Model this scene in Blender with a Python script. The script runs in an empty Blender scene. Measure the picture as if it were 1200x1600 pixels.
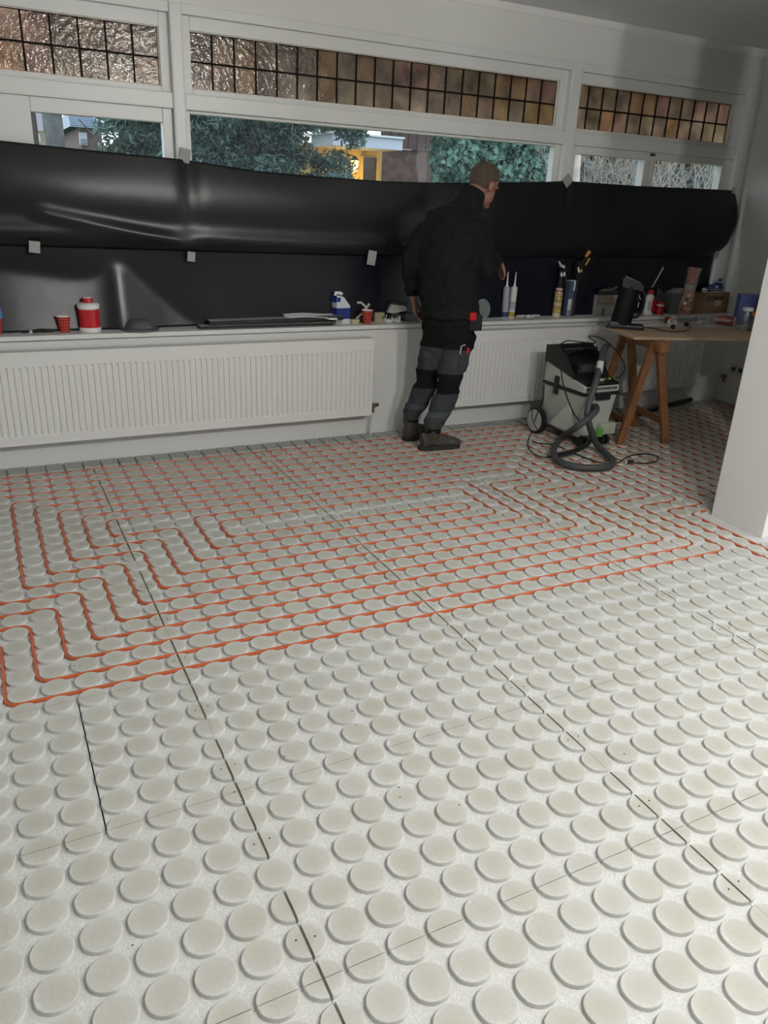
import bpy, bmesh, math, random
from mathutils import Vector, Matrix, Euler
from mathutils import noise as mnoise
random.seed(7)
S = bpy.context.scene
COL = S.collection
# ---------------------------------------------------------------- camera, world, lights, exposure
CAM = Vector((-0.4518, -1.0334, 1.5154)); FPX = 1205.0
CROT = Euler((1.1843429, -0.0438713, -0.4653879), 'XYZ')
cd = bpy.data.cameras.new('camera'); cam = bpy.data.objects.new('camera', cd); COL.objects.link(cam)
cam.location = CAM; cam.rotation_euler = CROT
cd.sensor_fit = 'VERTICAL'; cd.sensor_height = 32.0; cd.lens = FPX / 1600 * 32.0; cd.clip_start = 0.02; cd.clip_end = 300
S.camera = cam
RM = CROT.to_matrix()
def ray(px, py): return RM @ Vector(((px - 600) / FPX, -(py - 800) / FPX, -1))
def aty(px, py, y):
    d = ray(px, py); return CAM + d * ((y - CAM.y) / d.y)
def atz(px, py, z):
    d = ray(px, py); return CAM + d * ((z - CAM.z) / d.z)
def px_of(v):
    q = RM.transposed() @ (Vector(v) - CAM)
    return (600 + FPX * q.x / -q.z, 800 - FPX * q.y / -q.z, -q.z)
w = bpy.data.worlds.new('World'); S.world = w; w.use_nodes = True
nt = w.node_tree; bg = nt.nodes['Background']
tc = nt.nodes.new('ShaderNodeTexCoord'); sp = nt.nodes.new('ShaderNodeSeparateXYZ'); cr = nt.nodes.new('ShaderNodeValToRGB')
nt.links.new(tc.outputs['Generated'], sp.inputs[0]); nt.links.new(sp.outputs['Z'], cr.inputs[0]); nt.links.new(cr.outputs[0], bg.inputs[0])
cr.color_ramp.elements[0].position = 0.0; cr.color_ramp.elements[0].color = (0.80, 0.84, 0.90, 1)
cr.color_ramp.elements[1].position = 0.6; cr.color_ramp.elements[1].color = (0.60, 0.70, 0.86, 1)
bg.inputs[1].default_value = 2.4
def area(name, loc, rot, sx, sy, watt, col=(1, 1, 1)):
    l = bpy.data.lights.new(name, 'AREA'); l.shape = 'RECTANGLE'; l.size = sx; l.size_y = sy; l.energy = watt; l.color = col
    o = bpy.data.objects.new(name, l); COL.objects.link(o); o.location = loc; o.rotation_euler = rot
    return o
def lamp(name, loc, watt, r, col=(1, .975, .94)):
    l = bpy.data.lights.new(name, 'POINT'); l.energy = watt; l.shadow_soft_size = r; l.color = col
    o = bpy.data.objects.new(name, l); COL.objects.link(o); o.location = loc
    return o
area('garden_door_daylight', (5.15, -0.95, 1.15), (0, math.radians(90), 0), 2.0, 3.2, 75, (0.96, 0.98, 1.0))
lamp('ceiling_lamp', (1.95, -1.1, 2.45), 110, 0.07)
lamp('ceiling_lamp', (1.0, -1.1, 2.45), 116, 0.07)
S.view_settings.view_transform = 'Standard'; S.view_settings.look = 'None'
S.view_settings.gamma = 1.0; S.view_settings.use_curve_mapping = False
S.view_settings.exposure = 0.0
cy = S.cycles
cy.max_bounces = 10; cy.diffuse_bounces = 4; cy.glossy_bounces = 3; cy.transmission_bounces = 8; cy.transparent_max_bounces = 16
cy.caustics_reflective = False; cy.caustics_refractive = False
cy.use_denoising = True; cy.sample_clamp_indirect = 6.0
# ---------------------------------------------------------------- materials
MATS = {}
def nodes(m): m.use_nodes = True; return m.node_tree
def mat(name, col, rough=.6, metal=0., spec=.5, nz=0., nscale=20., bump=0., bscale=60., col2=None, coat=0., emit=None, estr=0., alpha=1., trans=0., ior=1.45):
    if name in MATS: return MATS[name]
    m = bpy.data.materials.new(name); t = nodes(m); b = t.nodes['Principled BSDF']
    b.inputs['Base Color'].default_value = (*col, 1); b.inputs['Roughness'].default_value = rough
    b.inputs['Metallic'].default_value = metal; b.inputs['Specular IOR Level'].default_value = spec
    b.inputs['Coat Weight'].default_value = coat; b.inputs['Alpha'].default_value = alpha
    b.inputs['Transmission Weight'].default_value = trans; b.inputs['IOR'].default_value = ior
    if emit: b.inputs['Emission Color'].default_value = (*emit, 1); b.inputs['Emission Strength'].default_value = estr
    c = t.nodes.new('ShaderNodeTexCoord')
    if nz or col2:
        n = t.nodes.new('ShaderNodeTexNoise'); n.inputs['Scale'].default_value = nscale; n.inputs['Detail'].default_value = 5
        t.links.new(c.outputs['Object'], n.inputs['Vector'])
        r = t.nodes.new('ShaderNodeValToRGB'); r.color_ramp.elements[0].position = .3; r.color_ramp.elements[1].position = .7
        a = tuple(x * (1 - nz) for x in col); d = col2 if col2 else tuple(min(1, x * (1 + nz)) for x in col)
        r.color_ramp.elements[0].color = (*a, 1); r.color_ramp.elements[1].color = (*d, 1)
        t.links.new(n.outputs['Fac'], r.inputs[0]); t.links.new(r.outputs[0], b.inputs['Base Color'])
    if bump:
        n = t.nodes.new('ShaderNodeTexNoise'); n.inputs['Scale'].default_value = bscale; n.inputs['Detail'].default_value = 4
        t.links.new(c.outputs['Object'], n.inputs['Vector'])
        k = t.nodes.new('ShaderNodeBump'); k.inputs['Strength'].default_value = bump; k.inputs['Distance'].default_value = .01
        t.links.new(n.outputs['Fac'], k.inputs['Height']); t.links.new(k.outputs[0], b.inputs['Normal'])
    MATS[name] = m; return m
def mixn(t, fac, a, b):
    n = t.nodes.new('ShaderNodeMix'); n.data_type = 'RGBA'
    for v, i in ((fac, 0), (a, 6), (b, 7)):
        if hasattr(v, 'node'): t.links.new(v, n.inputs[i])
        else: n.inputs[i].default_value = v if i == 0 else (*v, 1)
    return n.outputs[2]
def mathn(t, op, a, b=0.):
    n = t.nodes.new('ShaderNodeMath'); n.operation = op
    for i, v in enumerate((a, b)):
        if hasattr(v, 'node'): t.links.new(v, n.inputs[i])
        else: n.inputs[i].default_value = v
    return n.outputs[0]
def noisen(t, vec, scale, detail=4):
    n = t.nodes.new('ShaderNodeTexNoise'); n.inputs['Scale'].default_value = scale; n.inputs['Detail'].default_value = detail
    t.links.new(vec, n.inputs['Vector']); return n.outputs['Fac']
def ramp(t, fac, stops):
    r = t.nodes.new('ShaderNodeValToRGB'); e = r.color_ramp.elements
    while len(e) < len(stops): e.new(.5)
    for q, (p, c) in zip(e, stops): q.position = p; q.color = (*c, 1)
    t.links.new(fac, r.inputs[0]); return r.outputs[0]
WHITE = mat('wall_paint', (.70, .70, .675), .75, bump=.05, bscale=120)
CEIL = mat('ceiling_paint', (.80, .80, .78), .8)
FRAMEM = mat('frame_paint', (.68, .685, .665), .35, nz=.02, nscale=6)
RADM = mat('radiator_enamel', (.72, .72, .70), .3)
BLACKP = mat('black_plastic', (.012, .012, .013), .4)
DGREY = mat('dark_grey_plastic', (.045, .047, .05), .5)
HOSE = mat('hose_rubber', (.05, .052, .055), .6)
LGREY = mat('light_grey_plastic', (.52, .53, .51), .4, nz=.05, nscale=8)
GREEN = mat('green_plastic', (.12, .35, .06), .4)
RED = mat('red_plastic', (.45, .012, .02), .35)
WPLA = mat('white_plastic', (.75, .75, .74), .35)
WOOD = mat('pine_wood', (.25, .115, .045), .55, nz=.25, nscale=14)
BRASS = mat('brass', (.35, .2, .09), .35, metal=.8)
CHROME = mat('chrome', (.6, .6, .6), .25, metal=1)
CARD = mat('cardboard', (.24, .155, .09), .8, nz=.06, nscale=30)
LEAD = mat('lead_came', (.012, .008, .006), .85, spec=.15)
TAPE = mat('duct_tape', (.33, .33, .32), .4, bump=.4, bscale=200)
# concrete-like gypsum studs with a darker warm centre
def stud_mat():
    m = bpy.data.materials.new('gypsum_stud'); t = nodes(m); b = t.nodes['Principled BSDF']; b.inputs['Roughness'].default_value = .8
    c = t.nodes.new('ShaderNodeTexCoord'); g = t.nodes.new('ShaderNodeNewGeometry')
    at = t.nodes.new('ShaderNodeAttribute'); at.attribute_name = 'rad'
    n1 = noisen(t, g.outputs['Position'], 9, 3); n2 = noisen(t, g.outputs['Position'], 90, 6); n3 = noisen(t, g.outputs['Position'], 2.2, 3)
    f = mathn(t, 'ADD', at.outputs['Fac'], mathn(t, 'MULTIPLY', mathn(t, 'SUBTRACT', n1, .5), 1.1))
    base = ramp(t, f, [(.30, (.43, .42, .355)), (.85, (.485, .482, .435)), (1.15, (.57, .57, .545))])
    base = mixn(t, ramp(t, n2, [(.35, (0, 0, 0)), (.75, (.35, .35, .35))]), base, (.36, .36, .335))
    base = mixn(t, ramp(t, n3, [(.4, (0, 0, 0)), (.65, (.25, .25, .25))]), base, (.56, .565, .54))
    t.links.new(base, b.inputs['Base Color'])
    k = t.nodes.new('ShaderNodeBump'); k.inputs['Strength'].default_value = .25; k.inputs['Distance'].default_value = .003
    t.links.new(n2, k.inputs['Height']); t.links.new(k.outputs[0], b.inputs['Normal'])
    return m
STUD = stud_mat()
def slab_mat():
    m = bpy.data.materials.new('gypsum_panel'); t = nodes(m); b = t.nodes['Principled BSDF']; b.inputs['Roughness'].default_value = .85
    g = t.nodes.new('ShaderNodeNewGeometry')
    v = t.nodes.new('ShaderNodeTexVoronoi'); v.feature = 'DISTANCE_TO_EDGE'; v.inputs['Scale'].default_value = 95
    t.links.new(g.outputs['Position'], v.inputs['Vector'])
    n1 = noisen(t, g.outputs['Position'], 3, 4)
    e = ramp(t, v.outputs['Distance'], [(.02, (1, 1, 1)), (.16, (0, 0, 0))])
    s = t.nodes.new('ShaderNodeSeparateXYZ'); t.links.new(g.outputs['Position'], s.inputs[0])
    fx_ = mathn(t, 'SUBTRACT', mathn(t, 'FRACT', mathn(t, 'ADD', mathn(t, 'MULTIPLY', s.outputs['X'], 10), 100)), .5)
    fy_ = mathn(t, 'SUBTRACT', mathn(t, 'FRACT', mathn(t, 'ADD', mathn(t, 'MULTIPLY', s.outputs['Y'], 10), 100)), .5)
    dd_ = mathn(t, 'ADD', mathn(t, 'MULTIPLY', fx_, fx_), mathn(t, 'MULTIPLY', fy_, fy_))
    e = mixn(t, ramp(t, dd_, [(.035, (1, 1, 1)), (.075, (0, 0, 0))]), (0, 0, 0), e)
    base = mixn(t, e, (.57, .575, .555), (.68, .68, .67))
    base = mixn(t, ramp(t, n1, [(.4, (0, 0, 0)), (.7, (.3, .3, .3))]), base, (.56, .56, .54))
    t.links.new(base, b.inputs['Base Color'])
    k = t.nodes.new('ShaderNodeBump'); k.inputs['Strength'].default_value = .35; k.inputs['Distance'].default_value = .003
    t.links.new(e, k.inputs['Height']); t.links.new(k.outputs[0], b.inputs['Normal'])
    return m
SLAB = slab_mat()
EDGEM = mat('grey_edge_block', (.42, .425, .40), .85, nz=.15, nscale=30, bump=.3)  # mottled grey, slightly darker than the studs
PIPE = mat('orange_pipe', (.46, .100, .032), .38, nz=.12, nscale=5)
def sheet_mat():
    m = mat('black_sheeting', (.008, .009, .010), .31, spec=.4, bump=.12, bscale=9)
    return m
SHEET = sheet_mat()
SHEETIN = mat('dark_blue_sheeting', (.006, .007, .012), .27, spec=.45, bump=.10, bscale=7)
def thin_glass(name, tint, dirt):
    m = bpy.data.materials.new(name); t = nodes(m); t.nodes.remove(t.nodes['Principled BSDF']); out = t.nodes['Material Output']
    tr = t.nodes.new('ShaderNodeBsdfTransparent'); tr.inputs[0].default_value = (*tint, 1)
    gl = t.nodes.new('ShaderNodeBsdfGlossy'); gl.inputs['Roughness'].default_value = .02
    df = t.nodes.new('ShaderNodeBsdfDiffuse'); df.inputs[0].default_value = (.75, .78, .8, 1)
    tl = t.nodes.new('ShaderNodeBsdfTranslucent'); tl.inputs[0].default_value = (.85, .88, .9, 1)
    a = t.nodes.new('ShaderNodeMixShader'); b = t.nodes.new('ShaderNodeMixShader'); d = t.nodes.new('ShaderNodeMixShader')
    d.inputs[0].default_value = .6; t.links.new(df.outputs[0], d.inputs[1]); t.links.new(tl.outputs[0], d.inputs[2])
    a.inputs[0].default_value = .008
    t.links.new(tr.outputs[0], a.inputs[1]); t.links.new(gl.outputs[0], a.inputs[2])
    c = t.nodes.new('ShaderNodeTexCoord')
    v = t.nodes.new('ShaderNodeTexVoronoi'); v.inputs['Scale'].default_value = 55; t.links.new(c.outputs['Object'], v.inputs['Vector'])
    n = noisen(t, c.outputs['Object'], 2.0, 3)
    f = ramp(t, v.outputs['Distance'], [(.10, (1, 1, 1)), (.35, (0, 0, 0))])
    f = mathn(t, 'MULTIPLY', f, mathn(t, 'MULTIPLY', n, dirt * 2)); f = mathn(t, 'ADD', f, dirt * .22)
    t.links.new(f, b.inputs[0]); t.links.new(a.outputs[0], b.inputs[1]); t.links.new(d.outputs[0], b.inputs[2])
    t.links.new(b.outputs[0], out.inputs[0]); return m
CLEAR = thin_glass('wet_window_glass', (.96, .98, .97), .085)
def cathedral(name, tint):
    m = bpy.data.materials.new(name); t = nodes(m); t.nodes.remove(t.nodes['Principled BSDF']); out = t.nodes['Material Output']
    c = t.nodes.new('ShaderNodeTexCoord')
    g = t.nodes.new('ShaderNodeNewGeometry')
    n = noisen(t, g.outputs['Position'], 7, 6)
    col = ramp(t, n, [(.3, tuple(x * .55 for x in tint)), (.7, tuple(min(1, x * 1.15) for x in tint))])
    rf = t.nodes.new('ShaderNodeBsdfRefraction'); rf.inputs['Roughness'].default_value = .34; rf.inputs['IOR'].default_value = 1.12
    t.links.new(col, rf.inputs['Color'])
    tr = t.nodes.new('ShaderNodeBsdfTransparent'); t.links.new(col, tr.inputs[0])
    tl = t.nodes.new('ShaderNodeBsdfTranslucent'); t.links.new(col, tl.inputs[0])
    gl = t.nodes.new('ShaderNodeBsdfGlossy'); gl.inputs['Roughness'].default_value = .12
    k = t.nodes.new('ShaderNodeBump'); k.inputs['Strength'].default_value = .5; k.inputs['Distance'].default_value = .01
    n2 = noisen(t, g.outputs['Position'], 35, 3); t.links.new(n2, k.inputs['Height'])
    for q in (rf, gl): t.links.new(k.outputs[0], q.inputs['Normal'])
    a = t.nodes.new('ShaderNodeMixShader'); a.inputs[0].default_value = .18; t.links.new(rf.outputs[0], a.inputs[1]); t.links.new(tr.outputs[0], a.inputs[2])
    b = t.nodes.new('ShaderNodeMixShader'); b.inputs[0].default_value = .28; t.links.new(a.outputs[0], b.inputs[1]); t.links.new(tl.outputs[0], b.inputs[2])
    d = t.nodes.new('ShaderNodeMixShader'); d.inputs[0].default_value = .06; t.links.new(b.outputs[0], d.inputs[1]); t.links.new(gl.outputs[0], d.inputs[2])
    t.links.new(d.outputs[0], out.inputs[0]); return m
CATH = [cathedral('amber_cathedral_glass', c) for c in ((.80, .60, .44), (.76, .62, .49), (.82, .60, .41), (.80, .59, .49), (.74, .62, .47), (.82, .67, .54), (.73, .58, .47))]
def plastic_film():
    m = bpy.data.materials.new('clear_film'); t = nodes(m); t.nodes.remove(t.nodes['Principled BSDF']); out = t.nodes['Material Output']
    tr = t.nodes.new('ShaderNodeBsdfTransparent'); tr.inputs[0].default_value = (.9, .9, .9, 1)
    gl = t.nodes.new('ShaderNodeBsdfGlossy'); gl.inputs['Roughness'].default_value = .18
    df = t.nodes.new('ShaderNodeBsdfDiffuse'); df.inputs[0].default_value = (.7, .7, .7, 1)
    a = t.nodes.new('ShaderNodeMixShader'); a.inputs[0].default_value = .12
    b = t.nodes.new('ShaderNodeMixShader'); b.inputs[0].default_value = .06
    t.links.new(tr.outputs[0], a.inputs[1]); t.links.new(gl.outputs[0], a.inputs[2]); t.links.new(a.outputs[0], b.inputs[1]); t.links.new(df.outputs[0], b.inputs[2])
    t.links.new(b.outputs[0], out.inputs[0]); return m
FILM = plastic_film()
def tartan():
    m = bpy.data.materials.new('tartan_paper'); t = nodes(m); b = t.nodes['Principled BSDF']; b.inputs['Roughness'].default_value = .5
    c = t.nodes.new('ShaderNodeTexCoord'); s = t.nodes.new('ShaderNodeSeparateXYZ'); t.links.new(c.outputs['Object'], s.inputs[0])
    ang = mathn(t, 'MULTIPLY', mathn(t, 'ARCTAN2', s.outputs['Y'], s.outputs['X']), 14 / math.tau)
    zz = mathn(t, 'MULTIPLY', s.outputs['Z'], 62)
    l1 = mathn(t, 'LESS_THAN', mathn(t, 'FRACT', mathn(t, 'ADD', ang, 20)), .28); l2 = mathn(t, 'LESS_THAN', mathn(t, 'FRACT', zz), .28)
    l3 = mathn(t, 'GREATER_THAN', mathn(t, 'FRACT', mathn(t, 'ADD', zz, .45)), .93)
    f = mathn(t, 'MULTIPLY', mathn(t, 'ADD', l1, l2), .5)
    base = mixn(t, f, (.50, .022, .018), (.03, .01, .012)); base = mixn(t, mathn(t, 'MULTIPLY', l3, .8), base, (.55, .35, .10))
    t.links.new(base, b.inputs['Base Color']); return m
TARTAN = tartan()
# ---------------------------------------------------------------- mesh builder
class MB:
    def __init__(s): s.v = []; s.f = []; s.mi = []; s.mats = []; s.M = Matrix()
    def mid(s, m):
        if m not in s.mats: s.mats.append(m)
        return s.mats.index(m)
    def add(s, vs, fs, m):
        o = len(s.v); s.v += [tuple(s.M @ Vector(p)) for p in vs]; k = s.mid(m)
        for f in fs: s.f.append(tuple(i + o for i in f)); s.mi.append(k)
        return s
    def box(s, a, b, m, bev=0.):
        x0, y0, z0 = a; x1, y1, z1 = b
        if bev <= 0:
            vs = [(x0,y0,z0),(x1,y0,z0),(x1,y1,z0),(x0,y1,z0),(x0,y0,z1),(x1,y0,z1),(x1,y1,z1),(x0,y1,z1)]
            return s.add(vs, [(3,2,1,0),(4,5,6,7),(0,1,5,4),(1,2,6,5),(2,3,7,6),(3,0,4,7)], m)
        bm = bmesh.new(); bmesh.ops.create_cube(bm, size=1)
        for v in bm.verts: v.co = Vector(((x0+x1)/2 + v.co.x*(x1-x0), (y0+y1)/2 + v.co.y*(y1-y0), (z0+z1)/2 + v.co.z*(z1-z0)))
        bmesh.ops.bevel(bm, geom=bm.edges[:], offset=bev, segments=2, profile=.7, affect='EDGES')
        bm.verts.index_update(); s.add([v.co[:] for v in bm.verts], [[v.index for v in f.verts] for f in bm.faces], m); bm.free(); return s
    def prism(s, poly, axis, a, b, m):
        # poly: 2-D points, extruded along axis between a and b
        def P(u, v, w): return {'x': (w, u, v), 'y': (u, w, v), 'z': (u, v, w)}[axis]
        n = len(poly); vs = [P(u, v, a) for u, v in poly] + [P(u, v, b) for u, v in poly]
        fs = [tuple(range(n))[::-1], tuple(range(n, 2*n))] + [(i, (i+1) % n, n+(i+1) % n, n+i) for i in range(n)]
        return s.add(vs, fs, m)
    def lathe(s, prof, m, n=24, loc=(0, 0, 0), cap=True, sx=1., sy=1.):
        vs = []; fs = []; L = len(prof)
        for r, z in prof:
            for i in range(n): a = math.tau*i/n; vs.append((loc[0]+r*sx*math.cos(a), loc[1]+r*sy*math.sin(a), loc[2]+z))
        for k in range(L-1):
            for i in range(n): j = (i+1) % n; fs.append((k*n+i, k*n+j, (k+1)*n+j, (k+1)*n+i))
        if cap: fs += [tuple(range(n))[::-1], tuple(range((L-1)*n, L*n))]
        return s.add(vs, fs, m)
    def tube(s, pts, r, m, n=8, cap=True, ref=None, flat=1.):
        pts = [Vector(p) for p in pts]; L = len(pts); R = r if isinstance(r, (list, tuple)) else [r]*L
        vs = []; fs = []; up = None
        for k, p in enumerate(pts):
            d = (pts[min(k+1, L-1)] - pts[max(k-1, 0)]).normalized()
            if up is None:
                up = Vector(ref) if ref else (Vector((0, 0, 1)) if abs(d.z) < .9 else Vector((1, 0, 0)))
            up = (up - d*up.dot(d)).normalized(); si = d.cross(up)
            rr = R[k]; ra, rb = rr if isinstance(rr, (tuple, list)) else (rr, rr*flat)
            for i in range(n):
                a = math.tau*i/n; vs.append(p + si*(ra*math.cos(a)) + up*(rb*math.sin(a)))
        for k in range(L-1):
            for i in range(n): j = (i+1) % n; fs.append((k*n+i, k*n+j, (k+1)*n+j, (k+1)*n+i))
        if cap: fs += [tuple(range(n))[::-1], tuple(range((L-1)*n, L*n))]
        return s.add(vs, fs, m)
    def ball(s, c, r, m, n=14, k=9):
        rx, ry, rz = r if isinstance(r, (tuple, list)) else (r, r, r)
        prof = [(math.sin(math.pi*i/k), -math.cos(math.pi*i/k)) for i in range(k+1)]
        vs = []; fs = []
        for a_, z in prof:
            for i in range(n): a = math.tau*i/n; vs.append((c[0]+rx*a_*math.cos(a), c[1]+ry*a_*math.sin(a), c[2]+rz*z))
        for q in range(k):
            for i in range(n): j = (i+1) % n; fs.append((q*n+i, q*n+j, (q+1)*n+j, (q+1)*n+i))
        return s.add(vs, fs, m)
    def mesh(s, name, smooth=False):
        me = bpy.data.meshes.new(name); me.from_pydata(s.v, [], s.f)
        for m in s.mats: me.materials.append(m)
        me.polygons.foreach_set('material_index', s.mi)
        bm = bmesh.new(); bm.from_mesh(me); bmesh.ops.remove_doubles(bm, verts=bm.verts[:], dist=1e-6)
        bmesh.ops.recalc_face_normals(bm, faces=bm.faces[:]); bm.to_mesh(me); bm.free()
        if smooth:
            me.polygons.foreach_set('use_smooth', [True]*len(me.polygons))
            try: me.set_sharp_from_angle(angle=math.radians(40))
            except Exception: pass
        me.update(); return me
    def obj(s, name, parent=None, smooth=False, loc=(0, 0, 0)):
        o = bpy.data.objects.new(name, s.mesh(name, smooth)); COL.objects.link(o); o.location = loc
        if parent: o.parent = parent
        return o
def tag(o, label, cat, group=None):
    o['label'] = label; o['category'] = cat
    if group: o['group'] = group
    return o
def thing(name, label, cat, loc=(0, 0, 0), rz=0., group=None, rot=None):
    o = bpy.data.objects.new(name, None); COL.objects.link(o); o.location = loc
    o.rotation_euler = rot if rot else (0, 0, rz); o.empty_display_size = .05
    return tag(o, label, cat, group)
def struct(o, label=None):
    o['kind'] = 'structure'
    if label: o['label'] = label
    return o
def stuff(o): o['kind'] = 'stuff'; return o
def free(o, label, cat, group=None):   # lift a built piece out of its holder as a thing of its own
    m = o.parent.matrix_basis @ o.matrix_basis; o.parent = None; o.matrix_basis = m; return tag(o, label, cat, group)
def catmull(pts, n=6):
    P = [Vector(p) for p in pts]; out = []
    for i in range(len(P)-1):
        a, b, c, d = P[max(i-1, 0)], P[i], P[i+1], P[min(i+2, len(P)-1)]
        for k in range(n):
            t = k/n; out.append(.5*((2*b)+(-a+c)*t+(2*a-5*b+4*c-d)*t*t+(-a+3*b-3*c+d)*t**3))
    out.append(P[-1]); return out
# ---------------------------------------------------------------- room shell
XL, XR, YR, YB, ZC = -2.4, 5.25, -7.0, 3.62, 2.70      # left, right, rear, lower back wall face, ceiling
WY = 3.80                                              # front plane of the window frame
o = MB().box((XL, YR, -.10), (XR, YB+.3, -.024), mat('subfloor', (.05, .048, .045), .9)).obj('floor')
FLOOR = struct(o, 'floor of grey studded gypsum heating panels with orange pipe laid in the grooves')
struct(MB().box((XL-.2, YR-.2, ZC), (XR+.2, WY+.3, ZC+.1), CEIL).obj('ceiling'))
b = MB().box((XL-.2, YB, -.1), (XR+.2, WY+.3, .705), WHITE)
b.box((XL-.2, WY, 2.44), (XR+.2, WY+.3, ZC), WHITE)
struct(b.obj('wall_back'))
b = MB().box((XR, YR, 2.25), (XR+.2, WY+.3, ZC), WHITE).box((XR, .70, -.1), (XR+.2, WY+.3, 2.25), WHITE).box((XR, YR, -.1), (XR+.2, -2.6, 2.25), WHITE)
struct(b.obj('wall_right'))
struct(MB().box((XL-.2, YR-.2, -.1), (XL, WY+.3, ZC), WHITE).obj('wall_left'))
struct(MB().box((XL-.2, YR-.2, -.1), (XR+.2, YR, ZC), mat('rear_wall_darkened', (.30, .29, .27), .8)).obj('wall_rear'))  # unseen wall, colour darkened so the sheeting mirrors a dark room
struct(MB().box((2.96, 1.295, -.012), (3.46, 1.62, ZC), WHITE, .004).obj('wall_partition'), 'white wall end standing in the room right of the table')
struct(MB().box((3.76, 1.295, -.012), (XR, 1.62, ZC), WHITE).obj('wall_partition_right'))  # unseen wall, gap beside it shaped to pass a strip of light
# sill with a thin nosing
b = MB().box((XL, 3.600, .712), (XR, WY+.02, .738), FRAMEM, .004)
struct(b.obj('trim_1'), 'white window sill board above the radiators')
b = MB().prism([(WY-.012, 2.665), (WY, 2.655), (WY, ZC), (WY-.03, ZC)], 'x', XL, XR, CEIL)
struct(b.obj('trim_2'), 'shallow plaster cove where back wall meets ceiling')
b = MB().box((XL, WY-.006, 2.432), (XR, WY, 2.448), FRAMEM)
struct(b.obj('trim_3'), 'thin cover strip above the window frames')
b = MB().box((5.11, WY-.02, .738), (XR, WY+.15, 2.44), FRAMEM, .01)
struct(b.obj('trim_4'), 'white jamb lining at the right end of the windows')
# ---------------------------------------------------------------- windows
def ring(b, x0, x1, z0, z1, wl, wr, wb, wt, y0, y1, m, bev=.004):
    b.box((x0, y0, z0), (x0+wl, y1, z1), m, bev); b.box((x1-wr, y0, z0), (x1, y1, z1), m, bev)
    b.box((x0+wl, y0, z0), (x1-wr, y1, z0+wb), m, bev); b.box((x0+wl, y0, z1-wt), (x1-wr, y1, z1), m, bev)
def leaded(win, xs, z0, z1, zm, seedn):
    rnd = random.Random(seedn); yg = 3.862
    for k in range(len(xs)-1):
        for (a, c) in ((z0, zm), (zm, z1)):
            p = MB().box((xs[k]+.002, yg, a+.002), (xs[k+1]-.002, yg+.004, c-.002), rnd.choice(CATH)).obj('pane', win)
    g = MB()
    for x in xs: g.box((x-.0045, yg-.004, z0), (x+.0045, yg+.008, z1), LEAD)
    for z in (z0, zm, z1): g.box((xs[0], yg-.0045, z-.0045), (xs[-1], yg+.0085, z+.0045), LEAD)
    g.obj('lead_came', win)
def window(n, x0, x1, xs, lower, label):
    win = bpy.data.objects.new('window_%d' % n, None); COL.objects.link(win); struct(win, label)
    f = MB()
    f.box((x0, WY+.0, 2.385), (x1, WY+.12, 2.44), FRAMEM, .004).box((x0, WY, 1.925), (x1, WY+.12, 2.005), FRAMEM, .006)
    f.box((x0, WY, .738), (x1, WY+.12, .82), FRAMEM, .004)
    f.obj('frame', win)
    s = MB(); gx0, gx1 = xs[0], xs[-1]
    ring(s, x0, x1, 2.005, 2.385, gx0-x0, x1-gx1, .028, .068, WY+.03, WY+.09, FRAMEM)
    ring(s, gx0-.004, gx1+.004, 2.03, 2.322, .008, .008, .008, .008, WY+.045, WY+.075, mat('pale_bead', (.85, .78, .68), .5), 0)
    s.obj('transom_sash', win)
    leaded(win, xs, 2.036, 2.316, 2.172, n)
    for (a, c, g0, g1, zt, opening) in lower:
        s = MB(); off = .018 if opening else .03
        ring(s, a, c, .82, 1.925, g0-a, c-g1, .08, 1.925-zt, WY+off, WY+.09, FRAMEM, .006)
        s.obj('sash' if opening else 'glazing_bead', win)
        MB().box((g0-.003, 3.853, .895), (g1+.003, 3.859, zt+.003), CLEAR).obj('pane', win)
def mull(n, x0, x1, label):
    struct(MB().box((x0, WY-.012, .738), (x1, WY+.12, 2.436), FRAMEM, .012).obj('trim_%d' % n), label)
mull(5, .646, .716, 'white post between left and middle windows'); mull(6, 3.376, 3.468, 'white post between middle and right windows'); mull(7, -1.62, -1.55, 'white post at far left')
window(1, -1.55, .646, [.594-.136*k for k in range(15, -1, -1)], [(-.265, .640, -.09, .588, 1.852, True), (-1.545, -.275, -1.40, -.36, 1.852, True)], 'left window with leaded amber toplight over two casements')
window(2, .716, 3.376, [.762+.1274*k for k in range(21)], [(.716, 3.376, .744, 3.33, 1.908, False)], 'wide middle window with twenty-column leaded amber toplight over fixed glass')
window(3, 3.468, 5.11, [5.030-.13*k for k in range(12, -1, -1)], [(3.470, 4.232, 3.514, 4.181, 1.872, True), (4.238, 5.108, 4.288, 5.012, 1.876, True)], 'right window with leaded amber toplight over two casements')
MB().box((4.225, WY+.004, 1.90), (4.262, WY+.02, 1.918), DGREY).obj('latch', bpy.data.objects['window_3'])
h = MB().tube([(-.29, WY+.01, 1.62), (-.29, WY+.01, 1.86)], .008, FRAMEM).obj('hinge_rod', bpy.data.objects['window_1'])
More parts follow.
